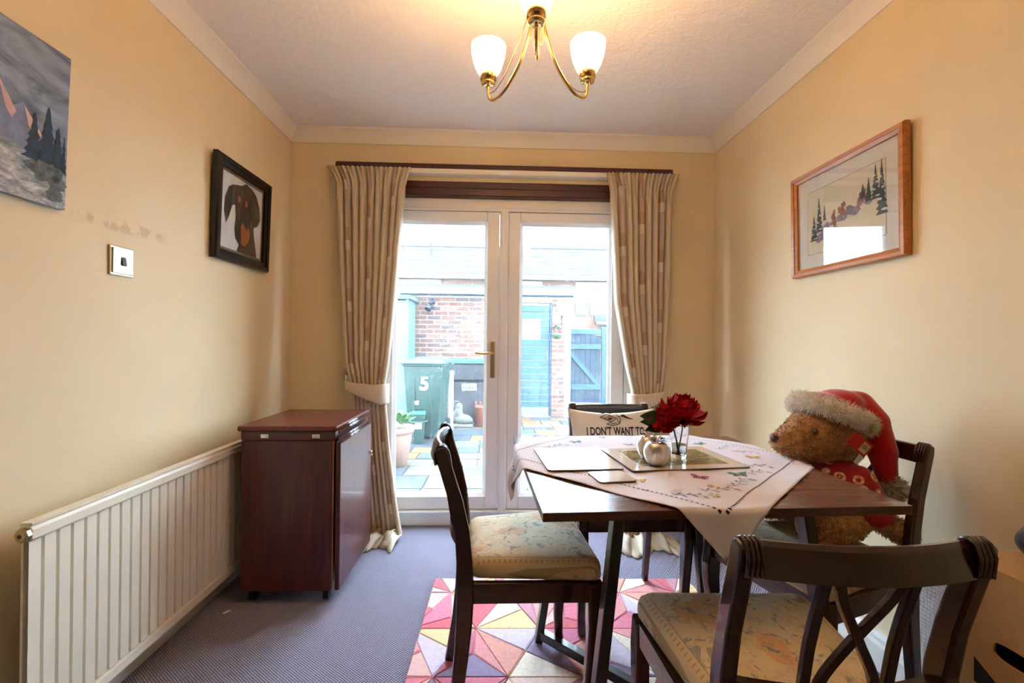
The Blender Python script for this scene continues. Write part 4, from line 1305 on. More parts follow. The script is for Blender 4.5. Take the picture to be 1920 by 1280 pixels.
# glass vase
VX, VY, VZ = 0.553, 1.340, MZ + 0.0042
vs_ = thing('glass_vase', 'clear glass tumbler used as a vase for the red peonies', 'vase', (VX, VY, VZ))
prof = [(0, 0), (0.019, 0), (0.021, 0.002), (0.0225, 0.02), (0.0265, 0.06), (0.031, 0.098), (0.0312, 0.100), (0.0298, 0.100), (0.0292, 0.098), (0.0247, 0.06), (0.0205, 0.020), (0.0185, 0.013), (0, 0.012)]
MB().lathe(prof, 32).build('tumbler', 'clear_glass', vs_, smooth=True)
MB().lathe([(0, 0.0124), (0.0183, 0.0134), (0.0203, 0.020), (0.0225, 0.040), (0.0225, 0.0405), (0, 0.0405)], 32).build('water', 'water', vs_, smooth=True)

# peonies
t = NT('peony_petal')
v = t.coords()
f = t.noise(v, 60, 3)
t.set(color=t.ramp(f, [(0.3, rgb(140, 3, 22)), (0.7, rgb(206, 10, 44))]), rough=0.5, spec=0.3)
M['peony_petal'] = t.m
plain('peony_leaf', rgb(46, 74, 46), 0.45, vary=0.2, scale=60)
plain('peony_stem', rgb(70, 88, 58), 0.5)
def petal_mesh(name, L, W, cup, ruff, seed):
    r_ = random.Random(seed)
    ph_ = r_.uniform(0, 6)
    def f(u, v):
        s_ = (v - .5) * 2
        w = W * (math.sin(PI * min(1, u * .62 + .06)) ** .8)
        x_ = s_ * w * .5
        y_ = u * L - cup * L * .35 * u * u
        z_ = cup * L * (u * u) * .75 + 0.25 * W * s_ * s_ * u + ruff * L * math.sin(s_ * 7 + ph_) * u ** 3
        if u > .85:
            y_ += ruff * L * .5 * math.sin(s_ * 9 + ph_)
        return (x_, y_, z_)
    return MB().grid(7, 6, f).mesh(name, 'peony_petal', True)
PM = [petal_mesh('petal', 0.050, 0.044, .35, .05, 1), petal_mesh('petal', 0.044, 0.038, .75, .07, 2), petal_mesh('petal', 0.034, 0.028, 1.2, .10, 3)]
def peony(label, head, tilt, k, base, mid, leaves, seed, n):
    o = thing('peony', label, 'flower', base, 0, 'red peonies in the vase')
    bv = Vector(base)
    h = Vector(head) - bv
    MB().tube(smooth_path([(0, 0, 0), tuple(Vector(mid) - bv), tuple(h - Vector(tilt) * 0.012)], 8), 0.0022, 8).build('stem', 'peony_stem', o, smooth=True)
    zax = Vector(tilt).normalized()
    q = zax.to_track_quat('Z', 'Y')
    r_ = random.Random(seed)
    MB().ball(tuple(h - zax * .006), (0.008 * k, 0.008 * k, 0.007 * k), 10, 6).build('calyx', 'peony_leaf', o, smooth=True)
    for i in range(n):
        lay = i / n
        m_ = 0 if lay < .30 else (1 if lay < .62 else 2)
        el = lerp(-0.35, 1.35, lay) + r_.uniform(-.12, .12)
        az = i * 2.39996 + r_.uniform(-.2, .2)
        pm = Matrix.Rotation(az, 4, 'Z') @ Matrix.Translation((0, 0.006 * k * (1 - lay), 0.003 * lay)) @ Matrix.Rotation(el, 4, 'X')
        po = link('petal', PM[m_], o)
        sc = k * r_.uniform(.88, 1.12)
        po.matrix_local = Matrix.Translation(h) @ q.to_matrix().to_4x4() @ pm @ Matrix.Diagonal((sc, sc, sc, 1))
    for (root, tip, w) in leaves:
        root = Vector(root) - bv; tip = Vector(tip) - bv
        d = tip - root
        sd_ = d.cross(Vector((0.05, -1, 0.35))).normalized()
        nn = sd_.cross(d).normalized()
        def lf(u, v):
            s_ = (v - .5) * 2
            p = root + d * u + sd_ * s_ * w * math.sin(PI * u ** .8) * .5 + nn * (0.006 * math.sin(PI * u) + 0.004 * abs(s_))
            return p
        MB().grid(9, 4, lf).build('leaf', 'peony_leaf', o, smooth=True, fix=False)
peony('large open red peony on the right of the vase', (0.556, 1.335, 0.886), (0.10, -0.35, 1), 1.30, (0.549, 1.338, VZ + .0145), (0.563, 1.338, VZ + .09), [((0.568, 1.335, 0.880), (0.592, 1.315, 0.862), 0.022), ((0.562, 1.335, 0.876), (0.556, 1.31, 0.852), 0.02)], 5, 52)
peony('smaller half-open red peony drooping at the left of the vase', (0.500, 1.310, 0.874), (-0.30, -0.7, 0.6), 0.80, (0.556, 1.343, VZ + .0145), (0.530, 1.33, VZ + .095), [((0.505, 1.33, 0.872), (0.424, 1.315, 0.889), 0.046), ((0.508, 1.33, 0.862), (0.440, 1.315, 0.846), 0.036), ((0.500, 1.33, 0.868), (0.430, 1.33, 0.868), 0.034)], 9, 34)
# ------------------------------------------------------------------ cushion on the far chair
plain('cushion_cotton', rgb(226, 218, 202), 0.85, vary=0.02, scale=200, bump=0.15, bscale=300)
plain('print_black', rgb(24, 24, 28), 0.8)
CW, CH, CT = 0.39, 0.295, 0.10
cu = thing('cushion', 'white cushion printed I DON\'T WANT TO, propped on the chair by the doors', 'cushion', (0.522, 1.935, 0.526), R(0))
cu.rotation_euler = (R(-14), 0, R(2))
def cush(x_, z_, side):
    # x_, z_ in -1..1 ; pillow with pulled-in sides and pointed corners
    px = x_ * CW / 2 * (1 - 0.10 * (1 - z_ * z_))
    pz = z_ * CH / 2 * (1 - 0.15 * (1 - x_ * x_))
    th = CT / 2 * (max(0, 1 - x_ * x_) ** .55) * (max(0, 1 - z_ * z_) ** .55)
    th += 0.002 * math.sin(9 * x_ + 4 * z_) * (1 - x_ * x_) * (1 - z_ * z_)
    return Vector((px, side * th, pz + CH / 2))
b = MB()
b.grid(36, 30, lambda u, v: cush(u * 2 - 1, v * 2 - 1, -1))
b.grid(36, 30, lambda u, v: cush(u * 2 - 1, v * 2 - 1, 1))
me = b.mesh('cover', 'cushion_cotton', True)
bm_ = bmesh.new(); bm_.from_mesh(me); bmesh.ops.remove_doubles(bm_, verts=bm_.verts, dist=1e-4); bmesh.ops.recalc_face_normals(bm_, faces=bm_.faces); bm_.to_mesh(me); bm_.free()
link('cover', me, cu)
def on_cushion(a, b_, off=0.0012):
    # metres on the cushion face (origin at centre) -> local point on the front
    x_ = max(-.98, min(.98, a / (CW / 2))); z_ = max(-.98, min(.98, b_ / (CH / 2)))
    p = cush(x_, z_, -1)
    return Vector((a, p.y - off, b_ + CH / 2))
def print_text(body, size, cx, cz, wide, bold=0.0):
    me = text_mesh(body, size, 'printed_words', 'print_black', bold)
    bm2 = bmesh.new(); bm2.from_mesh(me)
    bmesh.ops.triangulate(bm2, faces=bm2.faces)
    bmesh.ops.subdivide_edges(bm2, edges=[e for e in bm2.edges if e.calc_length() > 0.008], cuts=2)
    xs = [v.co.x for v in bm2.verts]
    w0 = (max(xs) - min(xs)); mx = (max(xs) + min(xs)) / 2
    for v in bm2.verts:
        v.co = on_cushion(cx + (v.co.x - mx) * wide / w0, cz + v.co.y)
    bmesh.ops.recalc_face_normals(bm2, faces=bm2.faces)
    bm2.to_mesh(me); bm2.free()
    o = link('printed_words', me, cu)
    o['label'] = 'black printed words I DON\'T WANT TO'
print_text("I DON'T WANT TO", 0.048, 0.005, 0.043, 0.255, 0.0012)
def strokes(lines, w=0.0028):
    b = MB()
    for ln in lines:
        ln = [(a_, 0.068 + (c_ - 0.05) * 0.80) for a_, c_ in ln]
        pts = []
        for (a0, b0), (a1, b1) in zip(ln, ln[1:]):
            n_ = max(2, int(math.hypot(a1 - a0, b1 - b0) / .006))
            pts += [(lerp(a0, a1, k / n_), lerp(b0, b1, k / n_)) for k in range(n_)]
        pts.append(ln[-1])
        V_ = []
        for i, (a, c_) in enumerate(pts):
            p0 = pts[max(0, i - 1)]; p1 = pts[min(len(pts) - 1, i + 1)]
            dx, dz = p1[0] - p0[0], p1[1] - p0[1]
            L = math.hypot(dx, dz) or 1
            V_ += [on_cushion(a - dz / L * w / 2, c_ + dx / L * w / 2), on_cushion(a + dz / L * w / 2, c_ - dx / L * w / 2)]
        b.add(V_, [(2 * i, 2 * i + 1, 2 * i + 3, 2 * i + 2) for i in range(len(pts) - 1)])
    return b
sk = strokes([[(-.060, .096), (-.030, .112), (.012, .092), (-.012, .070), (-.060, .096)], [(-.046, .096), (-.018, .080)], [(-.036, .101), (-.006, .085)], [(-.024, .104), (.002, .089)],
              [(-.012, .070), (-.036, .058), (-.010, .050), (.022, .060), (.012, .092)], [(.010, .064), (-.016, .058)], [(.022, .060), (.030, .086), (.012, .112)],
              [(.020, .100), (.044, .100), (.084, .086)], [(-.058, .122), (-.044, .117), (-.030, .124), (-.014, .117), (.002, .123)]], 0.0032)
sk.build('printed_line_drawing', 'print_black', cu, fix=False)
sk2 = MB()
for pl in ([(.030, .108), (.045, .112), (.062, .098), (.085, .083), (.058, .089), (.044, .097)], [(-.030, .088), (-.012, .080), (-.008, .092)]):
    sk2.poly([on_cushion(a, 0.068 + (c_ - 0.05) * 0.80, .0014) for a, c_ in pl])
sk2.build('printed_shading', 'print_black', cu, fix=False)

# ------------------------------------------------------------------ teddy bear
def merged(name, shapes, mat, parent, voxel=0.008, smooth=6):
    b = MB()
    for s_ in shapes:
        b.ball(*s_[:2], 18, 12, s_[2] if len(s_) > 2 else None)
    me = b.mesh(name, mat, True)
    o = bpy.data.objects.new('tmp_union', me)
    C.objects.link(o)
    rmd = o.modifiers.new('r', 'REMESH'); rmd.mode = 'VOXEL'; rmd.voxel_size = voxel; rmd.use_smooth_shade = True
    smd = o.modifiers.new('s', 'SMOOTH'); smd.iterations = smooth; smd.factor = 0.5
    dg = bpy.context.evaluated_depsgraph_get(); dg.update()
    res = bpy.data.meshes.new_from_object(o.evaluated_get(dg))
    bpy.data.objects.remove(o)
    res.name = name
    res.materials.clear(); res.materials.append(M[mat])
    res.polygons.foreach_set('use_smooth', [True] * len(res.polygons))
    return link(name, res, parent)
def limb(p0, p1, r0, r1, n=6):
    return [(tuple(Vector(p0).lerp(Vector(p1), i / (n - 1))), lerp(r0, r1, i / (n - 1))) for i in range(n)]
def fur(src, n, L, w, mat, seed, curl=0.5, keep=None, name='fur'):
    me = src.data
    me.calc_loop_triangles()
    r_ = random.Random(seed)
    tris = [tuple(t_.vertices) for t_ in me.loop_triangles]
    co = [v.co for v in me.vertices]; no = [v.normal for v in me.vertices]
    areas = []
    acc = 0
    for t_ in tris:
        acc += ((co[t_[1]] - co[t_[0]]).cross(co[t_[2]] - co[t_[0]])).length
        areas.append(acc)
    import bisect
    b = MB()
    vs, fs = [], []
    for _ in range(n):
        t_ = tris[bisect.bisect(areas, r_.random() * acc) % len(tris)]
        a, c_ = r_.random(), r_.random()
        if a + c_ > 1:
            a, c_ = 1 - a, 1 - c_
        p = co[t_[0]] * (1 - a - c_) + co[t_[1]] * a + co[t_[2]] * c_
        if keep and not keep(p):
            continue
        nn = (no[t_[0]] * (1 - a - c_) + no[t_[1]] * a + no[t_[2]] * c_).normalized()
        d = (nn + Vector((r_.uniform(-1, 1), r_.uniform(-1, 1), r_.uniform(-1, 1))) * curl).normalized()
        s_ = d.cross(Vector((r_.uniform(-1, 1), r_.uniform(-1, 1), r_.uniform(-1, 1)))).normalized() * w
        l_ = L * r_.uniform(.6, 1.2)
        k = len(vs)
        bend = Vector((r_.uniform(-1, 1), r_.uniform(-1, 1), r_.uniform(-1, 1))) * l_ * .35
        vs += [p - s_ - nn * .001, p + s_ - nn * .001, p + d * l_ * .6 + s_ * .7 + bend * .4, p + d * l_ * .6 - s_ * .7 + bend * .4, p + d * l_ + bend]
        fs += [(k, k + 1, k + 2, k + 3), (k + 3, k + 2, k + 4)]
    b.add(vs, fs)
    o = b.build(name, mat, src, fix=False, smooth=True)
    o['kind'] = 'stuff'
    return o
t = NT('bear_plush')
f = t.noise(t.coords(), 45, 4, 0.65)
t.set(color=t.ramp(f, [(0.3, rgb(140, 96, 60)), (0.7, rgb(200, 152, 104))]), rough=0.9, sheen=0.4, spec=0.1)
t.bump(t.noise(t.coords(), 160, 3), 0.8, 0.006)
M['bear_plush'] = t.m
t = NT('bear_fur')
f = t.noise(t.coords(), 30, 3)
t.set(color=t.ramp(f, [(0.3, rgb(152, 106, 66)), (0.7, rgb(216, 172, 122))]), rough=0.8, spec=0.15)
M['bear_fur'] = t.m
plain('bear_sole', rgb(190, 144, 100), 0.85)
plain('santa_red', rgb(176, 16, 24), 0.85, vary=0.08, scale=12, sheen=0.5, spec=0.1)
plain('santa_white', rgb(232, 224, 214), 0.9, vary=0.06, scale=30, sheen=0.4)
plain('bear_eye', rgb(12, 10, 10), 0.08, coat=1.0)
plain('bear_nose', rgb(70, 40, 36), 0.6)
t = NT('snowflake_knit')
v = t.coords()
vo = t.n('ShaderNodeTexVoronoi'); t.inp(vo, 'Vector', v); t.inp(vo, 'Scale', 26.0); vo.inputs['Randomness'].default_value = 0.35
ring = t.ramp(vo.outputs['Distance'], [(0.06, (1, 1, 1)), (0.12, (0, 0, 0)), (0.18, (0, 0, 0)), (0.22, (1, 1, 1)), (0.36, (1, 1, 1)), (0.41, (0, 0, 0))])
spk = t.n('ShaderNodeTexVoronoi'); t.inp(spk, 'Vector', v); t.inp(spk, 'Scale', 75.0); spk.inputs['Randomness'].default_value = 0.15
sp_ = t.ramp(spk.outputs['Distance'], [(0.34, (1, 1, 1)), (0.40, (0, 0, 0))])
x, y, z = t.sep(v)
bandz = t.math('MULTIPLY', t.math('LESS_THAN', t.math('ABSOLUTE', t.math('SUBTRACT', z, 0.165)), 0.060), 1.0)
k_ = t.math('MULTIPLY', t.math('MAXIMUM', t.math('MULTIPLY', ring, sp_), t.math('MULTIPLY', ring, 0.6)), bandz)
t.set(color=t.mix(k_, rgb(156, 16, 26), rgb(226, 196, 160)), rough=0.9, sheen=0.3)
t.bump(t.noise(v, 300, 2), 0.4, 0.002)
M['snowflake_knit'] = t.m

BX, BY, BZ = 1.050, 1.385, 0.523
bear = thing('teddy_bear', 'brown curly teddy bear in a red snowflake jumper sitting at the table', 'teddy bear', (BX, BY, BZ), R(184))
SK = 0.312
shapes = [((0.0, 0, SK), (0.094, 0.098, 0.096)), ((0.045, 0, SK - .012), (0.086, 0.084, 0.086)), ((0.085, 0, SK - .026), (0.074, 0.068, 0.066)), ((0.122, 0, SK - .034), (0.058, 0.052, 0.050)), ((0.152, 0, SK - .034), (0.038, 0.038, 0.035)),
          ((-0.005, 0, 0.12), (0.085, 0.105, 0.125)), ((0, 0, 0.22), (0.06, 0.06, 0.06))]
for s_ in (-1, 1):
    shapes += limb((0.0, s_ * 0.07, 0.052), (0.115, s_ * 0.105, 0.052), 0.052, 0.050)
    shapes += [((0.140, s_ * 0.108, 0.062), (0.034, 0.050, 0.060))]
    shapes += [((-0.03, s_ * 0.085, SK + .035), (0.022, 0.034, 0.034))]
shapes += limb((-0.02, 0.085, 0.18), (-0.06, 0.120, 0.075), 0.036, 0.032) + limb((-0.06, 0.120, 0.075), (-0.125, 0.130, 0.035), 0.034, 0.034, 5)
shapes += limb((0.0, -0.09, 0.185), (0.05, -0.155, 0.09), 0.042, 0.038)
body = merged('body', shapes, 'bear_plush', bear, 0.007, 5)
fur(body, 16000, 0.0085, 0.0011, 'bear_fur', 3, 0.9)
for s_ in (-1, 1):
    e = MB().ball((0.100, s_ * 0.062, SK + 0.010), (0.0085, 0.0075, 0.0085), 14, 10).build('eye', 'bear_eye', bear, smooth=True)
    o = MB().ball((0.172, s_ * 0.108, 0.064), (0.006, 0.036, 0.044), 16, 10).build('foot_sole', 'bear_sole', bear, smooth=True)
MB().ball((0.186, 0, SK - .022), (0.010, 0.016, 0.012), 14, 10).build('nose', 'bear_nose', bear, smooth=True)
jum = merged('jumper', [((-0.005, 0, 0.135), (0.098, 0.118, 0.105)), ((0.0, 0, 0.205), (0.070, 0.074, 0.050))] + limb((-0.02, 0.085, 0.18), (-0.055, 0.115, 0.090), 0.046, 0.042) + limb((0.0, -0.09, 0.185), (0.045, -0.145, 0.10), 0.054, 0.046), 'snowflake_knit', bear, 0.007, 5)

hat = thing('santa_hat', 'red felt santa hat with white fur trim on the teddy bear', 'hat', (BX, BY, BZ + 0.33), R(184))
hz = -0.33
tilt_ = R(24)
def ringpt(a, rx=0.100, ry=0.104):
    x_, y_ = rx * math.cos(a), ry * math.sin(a)
    return Vector((-0.004 + x_ * math.cos(tilt_), y_, SK + 0.052 + hz + x_ * math.sin(tilt_)))
b = MB()
pts = [ringpt(2 * PI * i / 40) for i in range(40)]
prof = [(0.015 * math.cos(2 * PI * i / 12), 0.025 * math.sin(2 * PI * i / 12)) for i in range(12)]
b.sweep(pts, prof, None, up=(-math.sin(tilt_), 0, math.cos(tilt_)), closed=True, cap=False)
trm = b.build('fur_trim', 'santa_white', hat, smooth=True)
fur(trm, 7000, 0.015, 0.0010, 'santa_white', 5, 0.6)
red = [((0.004, 0, SK + 0.060 + hz), (0.096, 0.100, 0.052), (0, -tilt_, 0)), ((-0.03, 0.0, SK + .088 + hz), (0.062, 0.075, 0.042)), ((-0.075, 0.0, SK + .080 + hz), (0.048, 0.058, 0.045))]
red += limb((-0.080, 0.015, SK + .078 + hz), (-0.098, 0.050, SK + .035 + hz), 0.048, 0.045, 4) + limb((-0.098, 0.050, SK + .035 + hz), (-0.106, 0.075, SK - .05 + hz), 0.043, 0.040, 6) + limb((-0.106, 0.075, SK - .05 + hz), (-0.112, 0.085, SK - .125 + hz), 0.038, 0.028, 5)
merged('felt_cap', red, 'santa_red', hat, 0.006, 8)
pm_ = MB().ball((-0.120, 0.095, SK - .155 + hz), 0.026, 16, 10).build('pompom', 'santa_white', hat, smooth=True)
fur(pm_, 3500, 0.020, 0.0010, 'santa_white', 8, 0.5)
# swing ticket
plain('ticket_red', rgb(196, 36, 36), 0.5)
plain('ticket_cream', rgb(214, 196, 160), 0.6)
plain('ticket_white', rgb(232, 232, 228), 0.6)
tk = thing('price_tag', 'red card price tag hanging from the santa hat', 'tag', (BX + 0.002, BY - 0.125, BZ + 0.292), 0)
tk.rotation_euler = (R(6), R(38), R(4))
MB().box(-0.045, 0.026, -0.0008, 0.0008, -0.022, 0.020).build('card', 'ticket_red', tk)
MB().box(-0.004, 0.020, -0.0014, -0.0008, -0.016, 0.013).build('sticker', 'ticket_cream', tk)
b = MB()
for k in range(7):
    b.box(-0.001 + k * 0.0026, -0.0001 + k * 0.0026, -0.0017, -0.0014, -0.006, 0.008)
b.build('barcode', 'mount_dark', tk)
MB().prism([(0.012, -0.05), (0.026, -0.05), (0.030, -0.02), (0.010, -0.02)], lambda a, c_, t_: (a, t_, c_), 0.001, 0.0016).build('care_label', 'ticket_white', tk)

# ------------------------------------------------------------------ cardboard box, bag, wrapped panel
plain('cardboard', rgb(196, 160, 112), 0.85, vary=0.05, scale=40, bump=0.1, bscale=100)
plain('carton_print', rgb(20, 18, 20), 0.8)
cb = thing('cardboard_box', 'brown cardboard carton with hand hole standing by the right wall', 'box', (1.185, 0.74, 0.0))
bw, bd, bh = 0.135, 0.25, 0.632
tk_ = 0.005
holeY, holeZ, hw_, hh_ = -0.133, 0.472, 0.042, 0.017
# left face with an oval hand hole
b = MB()
N_ = 24
outer = []
for i in range(N_):
    a = 2 * PI * i / N_
    cx, sz = math.cos(a), math.sin(a)
    s_ = 1 / max(abs(cx), abs(sz))
    px, pz = cx * s_, sz * s_
    yo = holeY + px * (bd - holeY if px > 0 else bd + holeY); zo_ = holeZ + pz * (bh - holeZ if pz > 0 else holeZ - .001)
    e = 0.55
    ix = math.copysign(abs(cx) ** e, cx); iz = math.copysign(abs(sz) ** e, sz)
    outer.append(((yo, zo_), (holeY + hw_ * ix, holeZ + hh_ * iz)))
vs = []
for t_ in (-bw, -bw + tk_):
    vs += [(t_, -p[0][0], p[0][1]) for p in outer] + [(t_, -p[1][0], p[1][1]) for p in outer]
fs = []
for i in range(N_):
    j = (i + 1) % N_
    fs += [(i, j, N_ + j, N_ + i), (2 * N_ + j, 2 * N_ + i, 3 * N_ + i, 3 * N_ + j), (N_ + i, N_ + j, 3 * N_ + j, 3 * N_ + i), (j, i, 2 * N_ + i, 2 * N_ + j)]
b.add(vs, fs)
b.build('side_with_hand_hole', 'cardboard', cb)
MB().box(bw - tk_, bw, -bd, bd, 0.001, bh).build('side', 'cardboard', cb)
MB().box(-bw + tk_, bw - tk_, -bd, -bd + tk_, 0.001, bh).build('end', 'cardboard', cb)
MB().box(-bw + tk_, bw - tk_, bd - tk_, bd, 0.001, bh).build('end', 'cardboard', cb)
MB().box(-bw, bw, -bd, bd, bh, bh + 0.005).build('lid_flap', 'cardboard', cb, bevel=0.001)
MB().prism([(0.12, 0.372), (0.212, 0.376), (0.212, 0.428)], lambda a, c_, t_: (t_, a, c_), -bw - 0.0006, -bw - 0.0001).build('printed_triangle', 'carton_print', cb)

t = NT('black_leather')
v = t.coords()
t.set(color=rgb(14, 12, 14), rough=0.35, coat=0.2)
t.bump(t.noise(v, 140, 4), 0.35, 0.004)
M['black_leather'] = t.m
bg_ = thing('black_bag', 'black leather bag lying on the cardboard box', 'bag', (1.205, 0.845, bh + 0.006), R(8))
merged('bag_body', [((0, 0, 0.055), (0.095, 0.13, 0.052)), ((-0.03, 0.02, 0.05), (0.08, 0.10, 0.047)), ((0.02, -0.04, 0.060), (0.08, 0.09, 0.055))], 'black_leather', bg_, 0.008, 6)
MB().tube(smooth_path([(-0.03, -0.09, 0.095), (-0.055, -0.05, 0.125), (-0.058, 0.02, 0.128), (-0.03, 0.07, 0.090)], 6), 0.007, 8).build('handle', 'black_leather', bg_, smooth=True)
MB().tube(smooth_path([(0.0, -0.105, 0.085), (0.0, -0.04, 0.114), (0.0, 0.05, 0.107), (0.0, 0.11, 0.078)], 5), 0.003, 6).build('zip', 'chrome', bg_, smooth=True)

t = NT('bubble_wrap')
v = t.coords()
vo = t.n('ShaderNodeTexVoronoi'); t.inp(vo, 'Vector', v); t.inp(vo, 'Scale', 90.0); vo.inputs['Randomness'].default_value = 0.2
t.set(color=rgb(214, 206, 204), rough=0.25, spec=0.6)
t.bump(t.math('ADD', t.math('MULTIPLY', vo.outputs['Distance'], -1.0), t.noise(v, 12, 3)), 0.6, 0.006)
M['bubble_wrap'] = t.m
plain('wrap_tape', rgb(170, 150, 120), 0.3)
wp = thing('wrapped_panel', 'flat panel in bubble wrap leaning on the right wall by the box', 'parcel', (1.268, 1.175, 0.003))
wp.rotation_euler = (0, R(3.0), 0)
def wr(u, v):
    return None
b = MB()
def wsurf(side):
    def f(u, v):
        e = min(u, 1 - u, v, 1 - v)
        th = 0.015 * min(1, e * 14) ** .5 + 0.002 * math.sin(u * 40) * math.sin(v * 31)
        return (side * th, (u - .5) * 0.36, v * 0.45)
    return f
b.grid(40, 40, wsurf(-1)); b.grid(40, 40, wsurf(1))
me = b.mesh('bubble_wrap', 'bubble_wrap', True)
bm_ = bmesh.new(); bm_.from_mesh(me); bmesh.ops.remove_doubles(bm_, verts=bm_.verts, dist=3e-4); bmesh.ops.recalc_face_normals(bm_, faces=bm_.faces); bm_.to_mesh(me); bm_.free()
link('bubble_wrap', me, wp)
MB().box(-0.009, 0.009, -0.15, 0.15, 0.03, 0.42).build('panel', 'white_paint', wp)
# scrap of white fluff on the carpet
plain('fluff', rgb(226, 222, 216), 0.9)
fl = MB().ball((0, 0, 0), (0.016, 0.006, 0.004), 10, 6).build('paper_scrap', 'fluff', None)
fl.location = (-1.065, 1.935 - 0.06, 0.0045); fl.rotation_euler = (0, 0, R(50))
tag(fl, 'tiny white paper scrap on the carpet by the skirting board', 'scrap')
# ------------------------------------------------------------------ garden
GZ = -0.12
def dimmed(r, g, b, k=0.47):              # rain-soaked garden colours, darkened to put a lower outdoor exposure into them
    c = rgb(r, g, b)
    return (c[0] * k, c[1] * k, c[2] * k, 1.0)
for i, c in enumerate((dimmed(142, 100, 86), dimmed(156, 112, 94), dimmed(130, 96, 88), dimmed(164, 126, 108), dimmed(124, 102, 100))):
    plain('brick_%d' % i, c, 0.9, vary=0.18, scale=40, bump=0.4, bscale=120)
plain('mortar', dimmed(222, 212, 200), 0.95, vary=0.08, scale=30)
for i, c in enumerate((dimmed(78, 92, 104), dimmed(106, 108, 108), dimmed(140, 104, 62), dimmed(84, 100, 116), dimmed(152, 118, 74), dimmed(116, 104, 88), dimmed(72, 80, 88))):
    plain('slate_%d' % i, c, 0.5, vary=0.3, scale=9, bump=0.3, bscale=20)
plain('patio_joint', dimmed(96, 92, 88), 0.9, vary=0.1)
plain('blue_paint', dimmed(52, 104, 128), 0.55, vary=0.12, scale=8)
plain('blue_dark', dimmed(40, 70, 92), 0.6, vary=0.15, scale=8)
plain('pale_board', dimmed(150, 146, 128), 0.7, vary=0.08, scale=20)
plain('felt_roof', dimmed(92, 108, 112), 0.85, vary=0.15, scale=20)
plain('fascia', dimmed(120, 140, 146), 0.6)
plain('bin_green', dimmed(24, 78, 66), 0.4, vary=0.05, scale=10)
plain('bin_lid', dimmed(62, 132, 138), 0.3)
plain('sticker_blue', dimmed(54, 108, 176), 0.4)
plain('white_plastic', dimmed(214, 216, 216), 0.4)
plain('terracotta', dimmed(176, 108, 84), 0.8, vary=0.08, scale=15)
plain('pot_pink', dimmed(206, 158, 142), 0.7, vary=0.06, scale=15)
plain('soil', dimmed(48, 38, 32), 0.95)
plain('leaf_green', dimmed(70, 134, 50), 0.5, vary=0.25, scale=30)
plain('leaf_green2', dimmed(84, 120, 80), 0.5, vary=0.25, scale=30)
plain('bunker_grey', dimmed(70, 72, 78), 0.6, vary=0.15, scale=10)
plain('green_lid', dimmed(62, 150, 132), 0.5)
plain('stone_grey', dimmed(138, 138, 132), 0.9, vary=0.2, scale=25, bump=0.5, bscale=60)
plain('flower_pink', dimmed(170, 44, 90), 0.6)
plain('lamp_glass', dimmed(206, 214, 214), 0.25)
for i, c in enumerate((dimmed(120, 128, 136, .22), dimmed(104, 112, 120, .2), dimmed(130, 134, 140, .22))):  # roof colours darkened further so the sky does not blow them out
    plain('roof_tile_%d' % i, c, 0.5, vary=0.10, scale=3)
plain('house_brick', dimmed(152, 116, 98), 0.9, vary=0.2, scale=6)
plain('render_white', dimmed(200, 198, 196), 0.9, vary=0.04, scale=3)
plain('window_dark', dimmed(96, 112, 122), 0.1)

# patio
pt_ = sroot('ground', 'multicoloured slate patio outside the doors', (0, 0, 0))
MB().box(-9, 10, YB + 0.28, 30, GZ - 0.1, GZ - 0.012).build('patio_bed', 'patio_joint', pt_)
rs = random.Random(12)
slab_meshes = {}
def slab(x0, x1, y0, y1):
    key = (round(x1 - x0, 3), round(y1 - y0, 3), rs.randrange(7))
    if key not in slab_meshes:
        w, d = key[0] - .012, key[1] - .012
        b = MB()
        j = [rs.uniform(-.005, .005) for _ in range(8)]
        bt = [(0 + j[0], 0 + j[1], -.012), (w + j[2], 0 + j[3], -.012), (w + j[4], d + j[5], -.012), (j[6], d + j[7], -.012)]
        tp = [(lerp(p[0], w / 2, .02), lerp(p[1], d / 2, .02), 0) for p in bt]
        b.hexa(bt, tp)
        slab_meshes[key] = b.mesh('paving_slab', 'slate_%d' % key[2])
    o = link('paving_slab', slab_meshes[key], pt_)
    o.location = (x0 + .006, y0 + .006, GZ + rs.uniform(-.003, .002))
y = YB + 0.30
ri = 0
while y < 9.2:
    dy = rs.choice((0.20, 0.26, 0.32, 0.38))
    if y > 6.0:
        dy += 0.1
    x = -1.9 - rs.uniform(0, .3)
    xe = 1.5 if y < 6 else 2.5
    while x < xe:
        dx = rs.choice((0.24, 0.30, 0.36, 0.44, 0.52))
        if dy > .3 and rs.random() < .3:
            h2 = round(dy / 2, 3)
            slab(x, x + dx, y, y + h2); slab(x, x + dx, y + h2, y + dy)
        else:
            slab(x, x + dx, y, y + dy)
        x += dx
    y += dy

